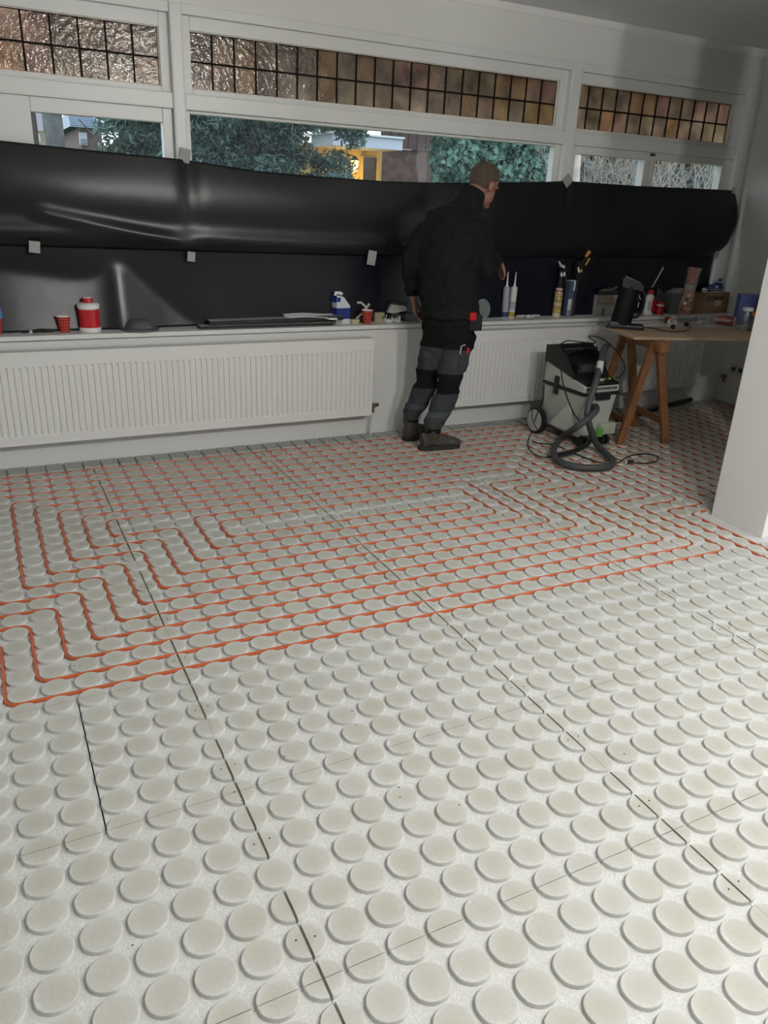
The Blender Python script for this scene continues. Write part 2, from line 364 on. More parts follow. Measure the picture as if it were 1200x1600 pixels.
# ---------------------------------------------------------------- studded floor panels
R0, ZT, ZG = .0449, 0.0, -.0112
def stud_mesh(name, cx0, cx1, cy0, cy1, n=24):
    """round stud; cx0.. clip the disc to a half or quarter along a panel edge"""
    prof = [(R0+.0012, ZG-.0005), (R0+.0003, -.0030), (R0-.0004, -.0008), (R0-.0018, ZT)]
    vs = []; rad = []; fs = []
    def cl(x, y): return max(cx0, min(cx1, x)), max(cy0, min(cy1, y))
    for r, z in prof:
        for i in range(n):
            a = math.tau*i/n; rr = r*(1+.010*math.sin(5*a+1)+.007*math.sin(9*a))
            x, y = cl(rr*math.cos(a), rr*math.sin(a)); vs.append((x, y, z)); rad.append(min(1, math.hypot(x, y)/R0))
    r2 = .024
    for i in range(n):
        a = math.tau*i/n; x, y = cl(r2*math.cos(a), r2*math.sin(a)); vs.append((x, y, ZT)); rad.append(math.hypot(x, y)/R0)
    x, y = cl(0, 0); vs.append((x, y, ZT)); rad.append(0.)
    for k in range(4):
        for i in range(n): j = (i+1) % n; fs.append((k*n+i, k*n+j, (k+1)*n+j, (k+1)*n+i))
    c = len(vs)-1
    for i in range(n): fs.append((4*n+i, 4*n+(i+1) % n, c))
    return vs, fs, rad
def clean(vs, fs, rad, name):
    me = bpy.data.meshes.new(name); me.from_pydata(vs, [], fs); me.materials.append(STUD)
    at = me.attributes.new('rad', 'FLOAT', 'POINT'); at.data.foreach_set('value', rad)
    bm = bmesh.new(); bm.from_mesh(me); bmesh.ops.remove_doubles(bm, verts=bm.verts[:], dist=2e-5)
    bmesh.ops.dissolve_degenerate(bm, edges=bm.edges[:], dist=1e-5); bm.to_mesh(me); bm.free()
    me.polygons.foreach_set('use_smooth', [True]*len(me.polygons)); me.set_sharp_from_angle(angle=math.radians(28)); return me
INF = 9.
KIND = {}
def kind(gx, gy, qx, qy):   # qx/qy: -1,0,1 which side of the seam is kept
    key = (gx, gy, qx, qy)
    if key not in KIND:
        c = (gx if qx > 0 else -INF, -gx if qx < 0 else INF, gy if qy > 0 else -INF, -gy if qy < 0 else INF)
        raw = stud_mesh('stud', *c)
        raw_lo = stud_mesh('stud', *c, n=16)
        KIND[key] = (clean(*raw, 'stud'), raw_lo)
    return KIND[key]
pieces = []
PANELS = {}
Y0J, Y1J = -12, 36
for pi in range(-2, 6):
    for pj in range(Y0J//6, Y1J//6):
        i0, j0 = pi*10, pj*6
        if i0 >= 40 and j0 < 12: continue
        x0, x1, y0, y1 = i0*.1, i0*.1+1, j0*.1, j0*.1+.6
        if pi == -2: x0 = XL+.4
        if pi == 5: x1 = XR-.01
        if pj == 5: y1 = 3.61
        split = (pi == -1 and pj == 1)
        spans = [(x0, -.346), (-.344, x1)] if split else [(x0, x1)]
        for sx0, sx1 in spans:
            p = MB().box((sx0+.001, y0+.0005, -.024), (sx1-.001, y1-.0005, ZG), SLAB).obj('floor_panel', FLOOR)
            PANELS[(pi, pj, sx0 > x0)] = p
        for i in range(i0, i0+11):
            for j in range(j0, j0+7):
                X, Y = i*.1, j*.1
                if X < XL+.45 or X > XR-.05 or Y > 3.41: continue
                if 2.90 < X < 3.50 and 1.24 < Y < 1.68: continue
                if 3.72 < X and 1.24 < Y < 1.68: continue
                qx = 1 if i == i0 else (-1 if i == i0+10 else 0); qy = 1 if j == j0 else (-1 if j == j0+6 else 0)
                if pi == -2 and qx == 1: continue
                gx = (.0002 if j % 6 == 3 else .0032) if qx else 0; gy = (.0001 if i % 10 == 4 else .0011) if qy else 0
                q = px_of((X, Y, 0)); vis = q[2] > 0 and -20 < q[0] < 1220 and 600 < q[1] < 1640
                pieces.append((q[2] if vis else 99, X, Y, kind(gx, gy, qx, qy), PANELS[(pi, pj, split and X > -.345)]))
pieces.sort(key=lambda t: t[0])
vs_all, fs_all, rd_all = [], [], []
for n_, (dist, X, Y, (me, raw), par) in enumerate(pieces):
    zj = random.uniform(-.0004, .0004)
    if n_ < 300:
        o = bpy.data.objects.new('stud', me); COL.objects.link(o); o.location = (X, Y, zj); o.parent = par
    else:
        vs, fs, rd = raw; b0 = len(vs_all)
        vs_all += [(x+X, y+Y, z+zj) for x, y, z in vs]; fs_all += [tuple(k+b0 for k in f) for f in fs]; rd_all += rd
me = clean(vs_all, fs_all, rd_all, 'stud')
far = bpy.data.objects.new('stud', me); COL.objects.link(far); far.parent = FLOOR; stuff(far)
# filler blocks between the last pipe and the back wall
eb = MB().box((-.046, 0, ZG), (.046, .128, .001), EDGEM, .006).mesh('edge_block')
for k in range(-12, 53):
    o = bpy.data.objects.new('edge_block', eb); COL.objects.link(o); o.parent = FLOOR
    o.location = (k*.1 if k % 10 else k*.1+.001, 3.482, random.uniform(-.001, .001)); o.scale = (random.uniform(.95, 1.0), random.uniform(.96, 1), 1)
# little fixing screws beside the seams and gypsum crumbs
sc = MB(); SCR = mat('screw_black', (.015, .015, .015), .5)
rnd = random.Random(3)
for pi in range(-1, 3):
    for j in range(-4, 34):
        if j % 6 in (1, 4):
            for s_ in (-1, 1):
                sc.lathe([(.0022, 0), (.0022, .0012)], SCR, 6, (pi*1.0+s_*.021, j*.1+rnd.uniform(-.01, .01), .0001))
for k in range(70):
    x, y = rnd.uniform(-.6, 2.6), rnd.uniform(-.4, 3.2)
    sc.lathe([(.0012+rnd.random()*.0012, 0), (.001, .0014)], SCR, 5, (x, y, 0.0002), sx=1+rnd.random())
o = stuff(sc.obj('screw_head', FLOOR))
# ---------------------------------------------------------------- orange heating pipe
def hp(pts, r=.045, z=ZG+.0052):
    P = [Vector((x*.1, y*.1, z)) for x, y in pts]; out = [P[0]]
    for a, b_, c in zip(P, P[1:], P[2:]):
        u = (a-b_).normalized(); v = (c-b_).normalized()
        for k in range(5):
            t = k/4; p0 = b_+u*r; p1 = b_+v*r
            out.append(p0*(1-t)**2+b_*2*t*(1-t)+p1*t*t)
    out.append(P[-1]); return out
A = [(17.5, 22.5), (4.5, 22.5), (4.5, 24.5), (18.5, 24.5), (18.5, 20.5), (2.5, 20.5), (2.5, 24.5), (-.5, 24.5), (-.5, 26.5), (23.5, 26.5), (23.5, 24.5), (20.5, 24.5), (20.5, 18.5),
     (.5, 18.5), (.5, 22.5), (-2.5, 22.5), (-2.5, 28.5), (25.5, 28.5), (25.5, 22.5), (22.5, 22.5), (22.5, 16.5), (-1.5, 16.5), (-1.5, 20.5), (-4.5, 20.5), (-4.5, 30.5), (27.5, 30.5), (27.5, 20.5),
     (24.5, 20.5), (24.5, 14.5), (-3.5, 14.5), (-3.5, 18.5), (-6.5, 18.5), (-6.5, 32.5), (29.5, 32.5), (29.5, 18.5), (26.5, 18.5), (26.5, 12.5), (-5.5, 12.5), (-5.5, 16.5), (-8.5, 16.5), (-8.5, 34.5),
     (31.5, 34.5), (31.5, 16.7), (28.5, 16.7), (28.5, 8.5), (39, 8.5)]
Bp = [(17.5, 22.5), (17.5, 21.5), (3.5, 21.5), (3.5, 25.5), (19.5, 25.5), (19.5, 19.5), (1.5, 19.5), (1.5, 23.5), (-1.5, 23.5), (-1.5, 27.5), (24.5, 27.5), (24.5, 23.5), (21.5, 23.5), (21.5, 17.5), (-.5, 17.5), (-.5, 21.5),
      (-3.5, 21.5), (-3.5, 29.5), (26.5, 29.5), (26.5, 21.5), (23.5, 21.5), (23.5, 15.5), (-2.5, 15.5), (-2.5, 19.5), (-5.5, 19.5), (-5.5, 31.5), (28.5, 31.5), (28.5, 19.5), (25.5, 19.5), (25.5, 13.5),
      (-4.5, 13.5), (-4.5, 17.5), (-7.5, 17.5), (-7.5, 33.5), (30.5, 33.5), (30.5, 17.5), (27.5, 17.5), (27.5, 7.5), (39, 7.5)]
path = hp(A[::-1] + Bp[1:])
tag(MB().tube(path, .0066, PIPE, 8).obj('heating_pipe', smooth=True), 'orange underfloor heating pipe coiled in stepped loops across the studded floor', 'pipe')
sp_ = []
for k, x in enumerate([32.5+q for q in range(20)]):
    sp_ += [(x, 16.9), (x, 34.5)] if k % 2 == 0 else [(x, 34.5), (x, 16.9)]
tag(MB().tube(hp(sp_), .0066, PIPE, 8).obj('heating_pipe', smooth=True), 'orange underfloor heating pipe running in straight runs under the trestle table', 'pipe')
# ---------------------------------------------------------------- radiators
def radiator(x0, x1, label, zb, zt, valve_x):
    r = thing('radiator', label, 'radiator', (x0, 3.62, 0)); W = x1-x0; yf = -.115
    # pressed front panel: real vertical flutes
    n = int((W-.03)/.0333); vs = []; fs = []; xs = [0, .014]; dep = [0, 0]
    p = (W-.028)/n
    for k in range(n):
        for t, d in ((.10, 0), (.22, 1), (.52, 1), (.64, 0)): xs.append(.014+(k+t)*p); dep.append(d)
    xs += [W-.014, W]; dep += [0, 0]; H = zt-zb
    zs = [0, .045, .053, H-.085, H-.077, H]; zd = [0, 0, 1, 1, 0, 0]
    for z, q in zip(zs, zd):
        for x, d in zip(xs, dep): vs.append((x, yf+.007*d*q, zb+z))
    m = len(xs)
    for a in range(5):
        for i in range(m-1): fs.append((a*m+i, a*m+i+1, (a+1)*m+i+1, (a+1)*m+i))
    b = MB().add(vs, fs, RADM); b.box((0, yf+.009, zb+.001), (W, yf+.02, zt-.001), RADM)
    b.box((0, yf-.0015, zb-.003), (W, yf+.02, zb+.006), RADM); b.obj('front_panel', r)
    g = MB().box((.004, yf+.012, zt-.006), (W-.004, -.02, zt-.001), mat('grille_dark', (.09, .09, .09), .6))
    k = .01
    while k < W-.012: g.box((k, yf+.012, zt-.0015), (k+.009, -.02, zt+.001), RADM); k += .0125
    g.box((0, yf-.0015, zt-.004), (W, yf+.012, zt+.002), RADM); g.box((0, -.03, zt-.004), (W, -.018, zt+.002), RADM); g.obj('top_grille', r)
    for xa in (-.001, W-.002): MB().box((xa, yf+.002, zb), (xa+.003, -.02, zt), RADM).obj('side_panel', r)
    MB().box((.02, -.04, zb+.02), (W-.02, -.025, zt-.02), RADM).obj('back_panel', r)
    v = MB(); vx = valve_x
    v.tube([(vx, -.06, zb+.05), (vx+.05, -.06, zb+.05)], .011, BRASS).tube([(vx+.03, -.06, zb+.05), (vx+.03, -.06, zb-.0)], .011, BRASS)
    v.box((vx+.018, -.078, zb+.035), (vx+.045, -.045, zb+.065), BRASS, .004).tube([(vx+.045, -.06, zb+.05), (vx+.07, -.06, zb+.05)], .012, DGREY); v.obj('valve', r, True)
    MB().tube([(vx+.03, -.06, zb), (vx+.026, -.055, .06), (vx+.024, -.05, 0)], .008, FRAMEM).obj('supply_pipe', r, True)
    return r
radiator(-1.15, 1.80, 'long white fluted radiator under the sill, left of the man', .160, .668, 2.955)
radiator(2.40, 4.87, 'white fluted radiator right of the man, behind vacuum and table', .165, .690, 2.80)
# ---------------------------------------------------------------- black sheeting
def lerp_tab(tab, x):
    if x <= tab[0][0]: return tab[0][1]
    for (a, u), (b_, v) in zip(tab, tab[1:]):
        if x <= b_: return u+(v-u)*(x-a)/(b_-a)
    return tab[-1][1]
def ridge(x, z, line, wd):
    best = 9; sg = 1
    for (ax, az), (bx, bz) in zip(line, line[1:]):
        dx, dz = bx-ax, bz-az; t = max(0, min(1, ((x-ax)*dx+(z-az)*dz)/(dx*dx+dz*dz))); d = math.hypot(x-ax-t*dx, z-az-t*dz)
        if d < best: best = d; sg = 1 if (dx*(z-az)-dz*(x-ax)) > 0 else -1
    return best, sg
def sheet(name, x0, x1, top, bot, yf, mtl, nx, nz_, th=.0006):
    vs = []; fs = []
    for k in range(nz_+1):
        for i in range(nx+1):
            x = x0+(x1-x0)*i/nx; a = lerp_tab(bot, x); c = lerp_tab(top, x); z = a+(c-a)*k/nz_
            xx, yy = yf(x, z, k/nz_); vs.append((xx, yy, z))
    w_ = nx+1
    for k in range(nz_):
        for i in range(nx): fs.append((k*w_+i, k*w_+i+1, (k+1)*w_+i+1, (k+1)*w_+i))
    o = MB().add(vs, fs, mtl).obj(name, smooth=False)
    o.data.polygons.foreach_set('use_smooth', [True]*len(o.data.polygons))
    md = o.modifiers.new('thick', 'SOLIDIFY'); md.thickness = th; return o
TOPU = [(-1.3, 1.735), (-.26, 1.703), (.21, 1.684), (.69, 1.668), (1.10, 1.632), (1.51, 1.622), (1.95, 1.616), (2.43, 1.628), (2.9, 1.655), (3.27, 1.676), (3.42, 1.688), (4.12, 1.685), (5.14, 1.700)]
BOTU = [(-1.3, 1.205), (-.32, 1.195), (.7, 1.177), (1.5, 1.164), (3.6, 1.167), (4.7, 1.17), (5.0, 1.19), (5.14, 1.23)]
def yU(x, z, t):
    y = 3.765-.030*math.sin(math.pi*t)*(1+.35*math.sin(1.7*x+.6)) - .008*math.sin(3.1*x)*t
    y -= .030*math.exp(-((t-.12)/.13)**2)*(1 if x < 2 else .8)            # hanging bulge near the lower edge
    for lx, ph in ((.70, .0), (3.42, .3)): y += .022*math.exp(-((x-lx)/.05)**2)*t
    d, s = ridge(x, z, [(-.1, 1.36), (.25, 1.30), (.55, 1.24), (.70, 1.19)], 1); y -= .016*math.exp(-(d/.035)**2)
    y += .006*mnoise.noise(Vector((x*2.2, z*3, 0)))
    xx = x; y = min(y, 3.784)
    if x > 4.7: xx = x+.05*math.sin(math.pi*(1-t))*(x-4.7)/.44*1.4-.10*max(0, .35-t)*(x-4.7)/.44
    return xx, y
def yL(x, z, t):
    y = 3.776-.030*(1-t)**2*max(0, min(1, (x-.5)*3))
    ZBT = [(-1.3, 1.09), (-.30, 1.06), (.05, 1.015), (.15, 1.02), (.22, 1.055), (.26, 1.13), (.30, 1.10), (.38, 1.01), (.5, .905), (.66, .77), (.75, .72), (6, .2)]
    zb = sum(lerp_tab(ZBT, x+q_*.010) for q_ in (-2, -1, 0, 1, 2))/5
    h_ = (zb-z)/.012; y -= .20*.012*(math.log(1+math.exp(h_)) if h_ < 30 else h_)
    y += .010*mnoise.noise(Vector((x*1.6, z*2.5, 4)))+.006*math.sin(2.3*x)*(1-t)
    return x, min(y, 3.784)
tag(sheet('plastic_sheet', -1.3, 5.14, TOPU, BOTU, yU, SHEET, 220, 44), 'upper strip of black plastic sheeting taped across the windows', 'plastic sheet')
tag(sheet('plastic_sheet', -1.3, 5.06, [(-1.3, 1.26), (5.1, 1.23)], [(-1.3, .742), (5.1, .742)], yL, SHEETIN, 220, 44), 'lower strip of dark plastic sheeting hanging down to the sill', 'plastic sheet')
def tape(px, py, y, w_, h_, a, label):
    p = aty(px, py, y); o = MB().box((-w_/2, -.0012, -h_/2), (w_/2, 0, h_/2), TAPE, .0005)
    b = o.obj('tape_piece'); b.location = p; b.rotation_euler = (0, a, 0)
    m2 = b.modifiers.new('w', 'SIMPLE_DEFORM'); m2.deform_method = 'BEND'; m2.angle = .15; m2.deform_axis = 'Z'
    tag(b, label, 'tape', 'grey tape pieces holding the sheeting')
tape(289, 243, 3.772, .06, .075, .2, 'grey tape piece on the post left of the middle window')
tape(887, 282, 3.772, .07, .07, .78, 'grey diamond-shaped tape piece on the post right of the middle window')
tape(1146, 299, 3.76, .035, .06, 0, 'dark tape piece at the sheeting top right corner')
tape(54, 386, 3.712, .055, .060, .1, 'grey tape piece at the sheet overlap, farthest left')
tape(299, 401, 3.718, .045, .055, .1, 'small grey tape piece above the stack of dark boards')
tape(581, 403, 3.72, .06, .09, .15, 'grey tape piece above the red cup left of the man')
tape(1120, 398, 3.74, .05, .05, .5, 'dark crumpled tape piece at the lower right corner of the upper sheet')
# ---------------------------------------------------------------- person
def V(*a): return Vector(a)
SKIN = mat('skin', (.29, .145, .10), .5, nz=.06, nscale=25)
HAIR = mat('short_hair', (.085, .060, .040), .8, nz=.35, nscale=120, bump=.6, bscale=220)
JACK = mat('jacket_cloth', (.0065, .0068, .007), .85, spec=.25, nz=.15, nscale=25, bump=.25, bscale=160)
SOLE = mat('boot_leather', (.055, .05, .043), .7, nz=.3, nscale=40)
Fd = V(.52, .85, 0).normalized(); Sd = V(.85, -.52, 0).normalized(); UP = V(0, 0, 1)
def solid(b, name, parent, voxel, it=4, fold=0., fscale=.08):
    me = b.mesh(name); o = bpy.data.objects.new(name, me); COL.objects.link(o); o.parent = parent
    r = o.modifiers.new('r', 'REMESH'); r.mode = 'VOXEL'; r.voxel_size = voxel; r.use_smooth_shade = True
    s = o.modifiers.new('s', 'SMOOTH'); s.factor = .5; s.iterations = it
    if fold:
        tx = bpy.data.textures.new('fold', 'CLOUDS'); tx.noise_scale = fscale; tx.noise_depth = 1
        d = o.modifiers.new('d', 'DISPLACE'); d.texture = tx; d.strength = fold; d.mid_level = .5; d.texture_coords = 'GLOBAL'
    dg = bpy.context.evaluated_depsgraph_get(); e = o.evaluated_get(dg)
    nm = bpy.data.meshes.new_from_object(e); o.modifiers.clear(); nm.materials.clear()
    for m in b.mats[:1]: nm.materials.append(m)
    nm.polygons.foreach_set('use_smooth', [True]*len(nm.polygons)); nm.name = name
    o.data = nm; return o
man = thing('person', 'man in black jacket and grey-black work trousers standing with his back turned at the sill', 'person', (2.12, 3.2, 0))
MO = V(2.12, 3.2, 0)
def q(px, py, y): return aty(px, py, y)-MO
# joints
hipC = q(701, 500, 3.22); waist = q(700, 455, 3.23); chest = q(701, 400, 3.25); shC = q(711, 352, 3.28); neck = q(733, 312, 3.31); headC = q(756, 289, 3.33)
shR = q(750, 362, 3.19); elR = q(756, 422, 3.19); wrR = q(776, 404, 3.40)
shL = q(664, 362, 3.36); elL = q(640, 412, 3.38); wrL = q(646, 460, 3.44)
hR = q(720, 520, 3.17); knR = q(700, 604, 3.14); anR = q(674, 682, 3.13)
hL = q(684, 520, 3.25); knL = q(667, 590, 3.32); anL = q(641, 664, 3.38)
# head frame
hd = (Fd*.62+Sd*.72+V(0, 0, -.42)).normalized(); hs = hd.cross(UP).normalized(); hu = hs.cross(hd).normalized()
def head_pt(f, s, u): return headC+hd*f+hs*s+hu*u
def ell(b, c, rf, rs, ru, m, n=20, k=14):
    b2 = MB().ball((0, 0, 0), 1, m, n, k); vs = [c+hd*(v[0]*rf)+hs*(v[1]*rs)+hu*(v[2]*ru) for v in b2.v]; b.add(vs, b2.f, m)
body = MB()
ell(body, head_pt(-.008, 0, .028), .097, .077, .092, SKIN)
ell(body, head_pt(.035, 0, -.045), .062, .056, .070, SKIN)          # jaw
ell(body, head_pt(.088, 0, -.012), .022, .014, .026, SKIN)          # nose
ell(body, head_pt(.080, 0, .022), .018, .050, .012, SKIN)           # brow
ell(body, head_pt(.082, 0, -.062), .016, .026, .010, SKIN)          # lips
ell(body, head_pt(.078, 0, -.095), .020, .024, .020, SKIN)          # chin
for s_ in (-1, 1): ell(body, head_pt(-.008, s_*.080, -.012), .020, .010, .032, SKIN)  # ears
body.tube([neck-UP*.06-Fd*.01, neck+UP*.02, head_pt(-.02, 0, -.03)], [.056, .056, .056], SKIN, 16)
body.tube([hipC-UP*.05, waist, chest, shC, neck-UP*.03], [(.150, .10), (.145, .10), (.16, .11), (.165, .09), (.06, .06)], SKIN, 20, ref=Fd)
body.tube([shR, elR, wrR], [.050, .040, .029], SKIN, 12); body.tube([shL, elL, wrL], [.050, .040, .028], SKIN, 12)
body.tube([shR-Sd*.08, shR], [.06, .05], SKIN, 12); body.tube([shL+Sd*.08, shL], [.06, .05], SKIN, 12)
for h_, k_, a_ in ((hR, knR, anR), (hL, knL, anL)): body.tube([h_, k_, a_], [.08, .052, .04], SKIN, 12)
def hand(b, wr, d, back, thumb, curl, L=.185):
    d = d.normalized(); th = (thumb-d*thumb.dot(d)).normalized(); nrm = d.cross(th).normalized()
    if nrm.dot(back) < 0: nrm = -nrm
    b.tube([wr-d*.02, wr+d*.02, wr+d*.055, wr+d*.092], [(.026, .019), (.032, .017), (.040, .016), (.038, .013)], SKIN, 14, ref=nrm)
    for k, (off, ln) in enumerate(((.030, .074), (.011, .082), (-.009, .077), (-.028, .060))):
        p = wr+d*.085+th*off; pts = [p]; dd = d.copy()
        for sg in (.42, .33, .25):
            dd = (dd-nrm*math.tan(curl*(1+.12*k))).normalized(); p = p+dd*ln*sg; pts.append(p)
        b.tube(pts, [.0098, .0092, .0086, .0066], SKIN, 8)
    t0 = wr+d*.022+th*.026; t1 = t0+(d*.55+th*.8-nrm*.2).normalized()*.042; t2 = t1+(d*.85+th*.4-nrm*.25).normalized()*.034; t3 = t2+(d*.95+th*.1-nrm*.2).normalized()*.026
    b.tube([t0-d*.01-th*.01, t1, t2, t3], [.015, .0125, .0105, .008], SKIN, 8)
hand(body, q(646, 466, 3.445), q(652, 510, 3.46)-q(646, 464, 3.445), -Sd, Fd, .22)
hand(body, q(778, 403, 3.42), q(789, 428, 3.45)-q(779, 402, 3.42), Sd*.6-Fd*.4, -Fd+Sd*.3, .25)
body.tube([wrR, q(778, 403, 3.42)], [.029, .026], SKIN, 12); body.tube([wrL, q(646, 466, 3.445)], [.028, .026], SKIN, 12)
solid(body, 'body', man, .0052, 3)
# hair: a cap over the skull, short at the nape
hb = MB(); cap = MB().ball((0, 0, 0), 1, HAIR, 40, 28); keep = {}
for i, v in enumerate(cap.v):
    f, s_, u = v
    lim = -.78 if f < -.25 else (-.78+(f+.25)*1.25)                      # hairline climbs towards the temples
    if u > lim-.12*math.cos(8*s_)*.2: keep[i] = 1
vs = [head_pt(-.010+v[0]*(.104+.003*mnoise.noise(Vector(v)*6)), v[1]*.083, .030+v[2]*.101+.003*mnoise.noise(Vector(v)*9)) for v in cap.v]
fs = [f for f in cap.f if all(i in keep for i in f)]
ho = hb.add(vs, fs, HAIR).obj('hair', man); ho.data.polygons.foreach_set('use_smooth', [True]*len(ho.data.polygons))
md = ho.modifiers.new('t', 'SOLIDIFY'); md.thickness = .010; md.offset = -1
# jacket
j = MB()
j.tube([hipC+UP*.015, hipC+UP*.06, waist, chest-UP*.02, q(707, 372, 3.27), shC-UP*.00, q(727, 328, 3.30), q(733, 318, 3.31)],
       [(.176, .135), (.183, .140), (.182, .138), (.190, .140), (.200, .135), (.195, .115), (.105, .085), (.078, .075)], JACK, 28, ref=Fd)
j.tube([hipC+UP*.02, hipC+UP*.062], [(.188, .145), (.188, .145)], JACK, 28, ref=Fd)
j.tube([shR-Sd*.07-UP*.0, shR+UP*.004, (shR+elR)/2+Sd*.010, elR, (elR+wrR)/2, wrR+ (wrR-elR)*.02], [.080, .078, .066, .062, .056, .048], JACK, 16)
j.tube([shL+Sd*.07, shL+UP*.004, (shL+elL)/2-Sd*.006, elL, (elL+wrL)/2, wrL-UP*(-.0)], [.078, .074, .062, .058, .052, .046], JACK, 16)
solid(j, 'jacket', man, .010, 3, fold=.034, fscale=.075)
c_ = MB(); vs = []; fs = []; ax = ((headC-neck-UP*.02).normalized()+UP*1.3).normalized(); fr = V(hd.x, hd.y, 0).normalized(); sr = V(fr.y, -fr.x, 0); cb = neck-UP*.010-fr*.010
for lv, (rr, hgt) in enumerate(((.098, -.04), (.088, .030), (.085, .070), (.076, .068), (.080, .0))):
    for k in range(28):
        a = math.tau*k/28; fo_ = math.sin(a); dr = sr*math.cos(a)+fr*fo_
        hh = hgt*(1-.72*max(0, fo_)**1.3)+.034*max(0, -fo_) if hgt > .05 else hgt
        vs.append(cb+ax*hh+dr*rr*(1+.08*max(0, fo_))+UP*(-.006*fo_))
for lv in range(4):
    for k in range(28): n2 = (k+1) % 28; fs.append((lv*28+k, lv*28+n2, (lv+1)*28+n2, (lv+1)*28+k))
c_.add(vs, fs, JACK).obj('collar', man, True)
# trousers with panels of two greys
def trouser_mat():
    m = bpy.data.materials.new('work_trousers'); t = nodes(m); b = t.nodes['Principled BSDF']; b.inputs['Roughness'].default_value = .9; b.inputs['Specular IOR Level'].default_value = .2
    c = t.nodes.new('ShaderNodeTexCoord'); s = t.nodes.new('ShaderNodeSeparateXYZ'); t.links.new(c.outputs['Object'], s.inputs[0])
    n = noisen(t, c.outputs['Object'], 5, 3); z = mathn(t, 'ADD', s.outputs['Z'], mathn(t, 'MULTIPLY', mathn(t, 'SUBTRACT', n, .5), .04))
    K = (.004, .004, .0045); G = (.046, .050, .055)
    r = t.nodes.new('ShaderNodeValToRGB'); r.color_ramp.interpolation = 'CONSTANT'; e = r.color_ramp.elements
    st = [(0, K), (.145, G), (.22, (.075, .085, .095)), (.255, G), (.375, K), (.50, G), (.655, K)]
    while len(e) < len(st): e.new(.5)
    for qe, (p, cc) in zip(e, st): qe.position = p; qe.color = (*cc, 1)
    t.links.new(z, r.inputs[0]); t.links.new(mixn(t, mathn(t, 'MULTIPLY', noisen(t, c.outputs['Object'], 60, 4), .35), r.outputs[0], (.012, .012, .012)), b.inputs['Base Color'])
    k = t.nodes.new('ShaderNodeBump'); k.inputs['Strength'].default_value = .3; k.inputs['Distance'].default_value = .01
    t.links.new(noisen(t, c.outputs['Object'], 110, 3), k.inputs['Height']); t.links.new(k.outputs[0], b.inputs['Normal']); return m
TR = trouser_mat()
t_ = MB()
t_.tube([hipC+UP*.06, hipC-UP*.02, hipC-UP*.10, hipC-UP*.16], [(.168, .125), (.170, .130), (.160, .125), (.12, .10)], TR, 24, ref=Fd)
t_.tube([hR, (hR*.5+knR*.5), knR+UP*.04, knR-UP*.05, (knR+anR)/2, anR+UP*.08, anR+UP*.025], [.100, .090, .077, .078, .074, .062, .056], TR, 18)
t_.tube([hL, (hL*.5+knL*.5), knL+UP*.04, knL-UP*.05, (knL+anL)/2, anL+UP*.08, anL+UP*.025], [.100, .088, .076, .076, .070, .058, .052], TR, 18)
t_.box(tuple(knR+V(.02, -.09, .10)), tuple(knR+V(.085, -.02, .22)), TR)
solid(t_, 'trousers', man, .010, 3, fold=.030, fscale=.07)
# boots
def boot(heel, toe, an, lift):
    d = (toe-heel); L = d.length; d = V(d.x, d.y, 0).normalized(); s_ = V(d.y, -d.x, 0)
    b = MB(); pts = [(0, .034, .052), (.06, .038, .060), (.12, .042, .050), (.19, .048, .040), (.25, .046, .030), (.285, .028, .022)]
    b.tube([heel+d*x+UP*(lift+hh+.006) for x, ww, hh in pts], [(ww, hh) for x, ww, hh in pts], SOLE, 14, ref=UP)
    b.tube([an+UP*.09, an+UP*.02, heel+d*.07+UP*(lift+.05)], [.052, .050, .048], SOLE, 14)
    o = solid(b, 'boot', man, .007, 2)
    sl = MB(); out = [(heel+d*x+s_*y) for x, y in ((-.012, .025), (-.012, -.025), (.04, -.040), (.12, -.040), (.20, -.052), (.27, -.038), (.292, 0), (.27, .038), (.20, .050), (.12, .040), (.04, .040))]
    n = len(out); vs = [p+UP*lift for p in out]+[p+UP*(lift+.026) for p in out]
    sl.add(vs, [tuple(range(n))[::-1], tuple(range(n, 2*n))]+[(i, (i+1) % n, n+(i+1) % n, n+i) for i in range(n)], mat('boot_sole', (.02, .02, .02), .8)).obj('sole', man)
    ls = MB()
    for k in range(4):
        x = .10+.03*k; c0 = heel+d*x+UP*(lift+.104-.014*k); ls.tube([c0-s_*.024, c0+UP*.006, c0+s_*.024], .0028, mat('lace', (.03, .03, .03), .8), 5)
    ls.obj('lace', man)
boot(atz(661, 706, 0)-MO+V(.005, .04, 0), atz(716, 701, 0)-MO+V(0, .04, 0), anR, .001)
boot(q(634, 690, 3.36)*1-UP*0, q(660, 684, 3.44), anL, .001)
# tool holster with red tape measure and pocket tools at his right hip
t = MB(); c0 = q(741, 500, 3.10); t.box(tuple(c0+V(-.045, -.03, -.065)), tuple(c0+V(.045, .03, .035)), BLACKP, .012); ob = t.obj('tool_holster', man)
t = MB(); c0 = q(738, 495, 3.06); t.box(tuple(c0+V(-.022, -.015, -.022)), tuple(c0+V(.022, .012, .028)), RED, .008); free(t.obj('tape_measure', man), 'red tape measure clipped at the man\'s right hip', 'tape measure')
t = MB(); c0 = q(731, 551, 3.07); t.box(tuple(c0+V(-.012, -.008, -.05)), tuple(c0+V(.006, .006, .03)), RED, .004); free(t.obj('folding_rule', man), 'small red tool sticking out of the man\'s thigh pocket', 'tool')
t = MB(); c0 = q(723, 548, 3.06); t.tube([c0+V(-.012, 0, .03), c0+V(-.016, 0, -.02), c0+V(0, 0, -.03)], .006, CHROME).tube([c0+V(-.012, 0, .03), c0+V(.014, 0, .036)], .006, CHROME); t.obj('pocket_clip', man, True)
# ---------------------------------------------------------------- trestle table
tb = thing('trestle_table', 'plywood board on wooden trestles, crowded with kitchen things, near the right wall', 'table', (3.40, 2.80, 0), math.radians(-15.5))
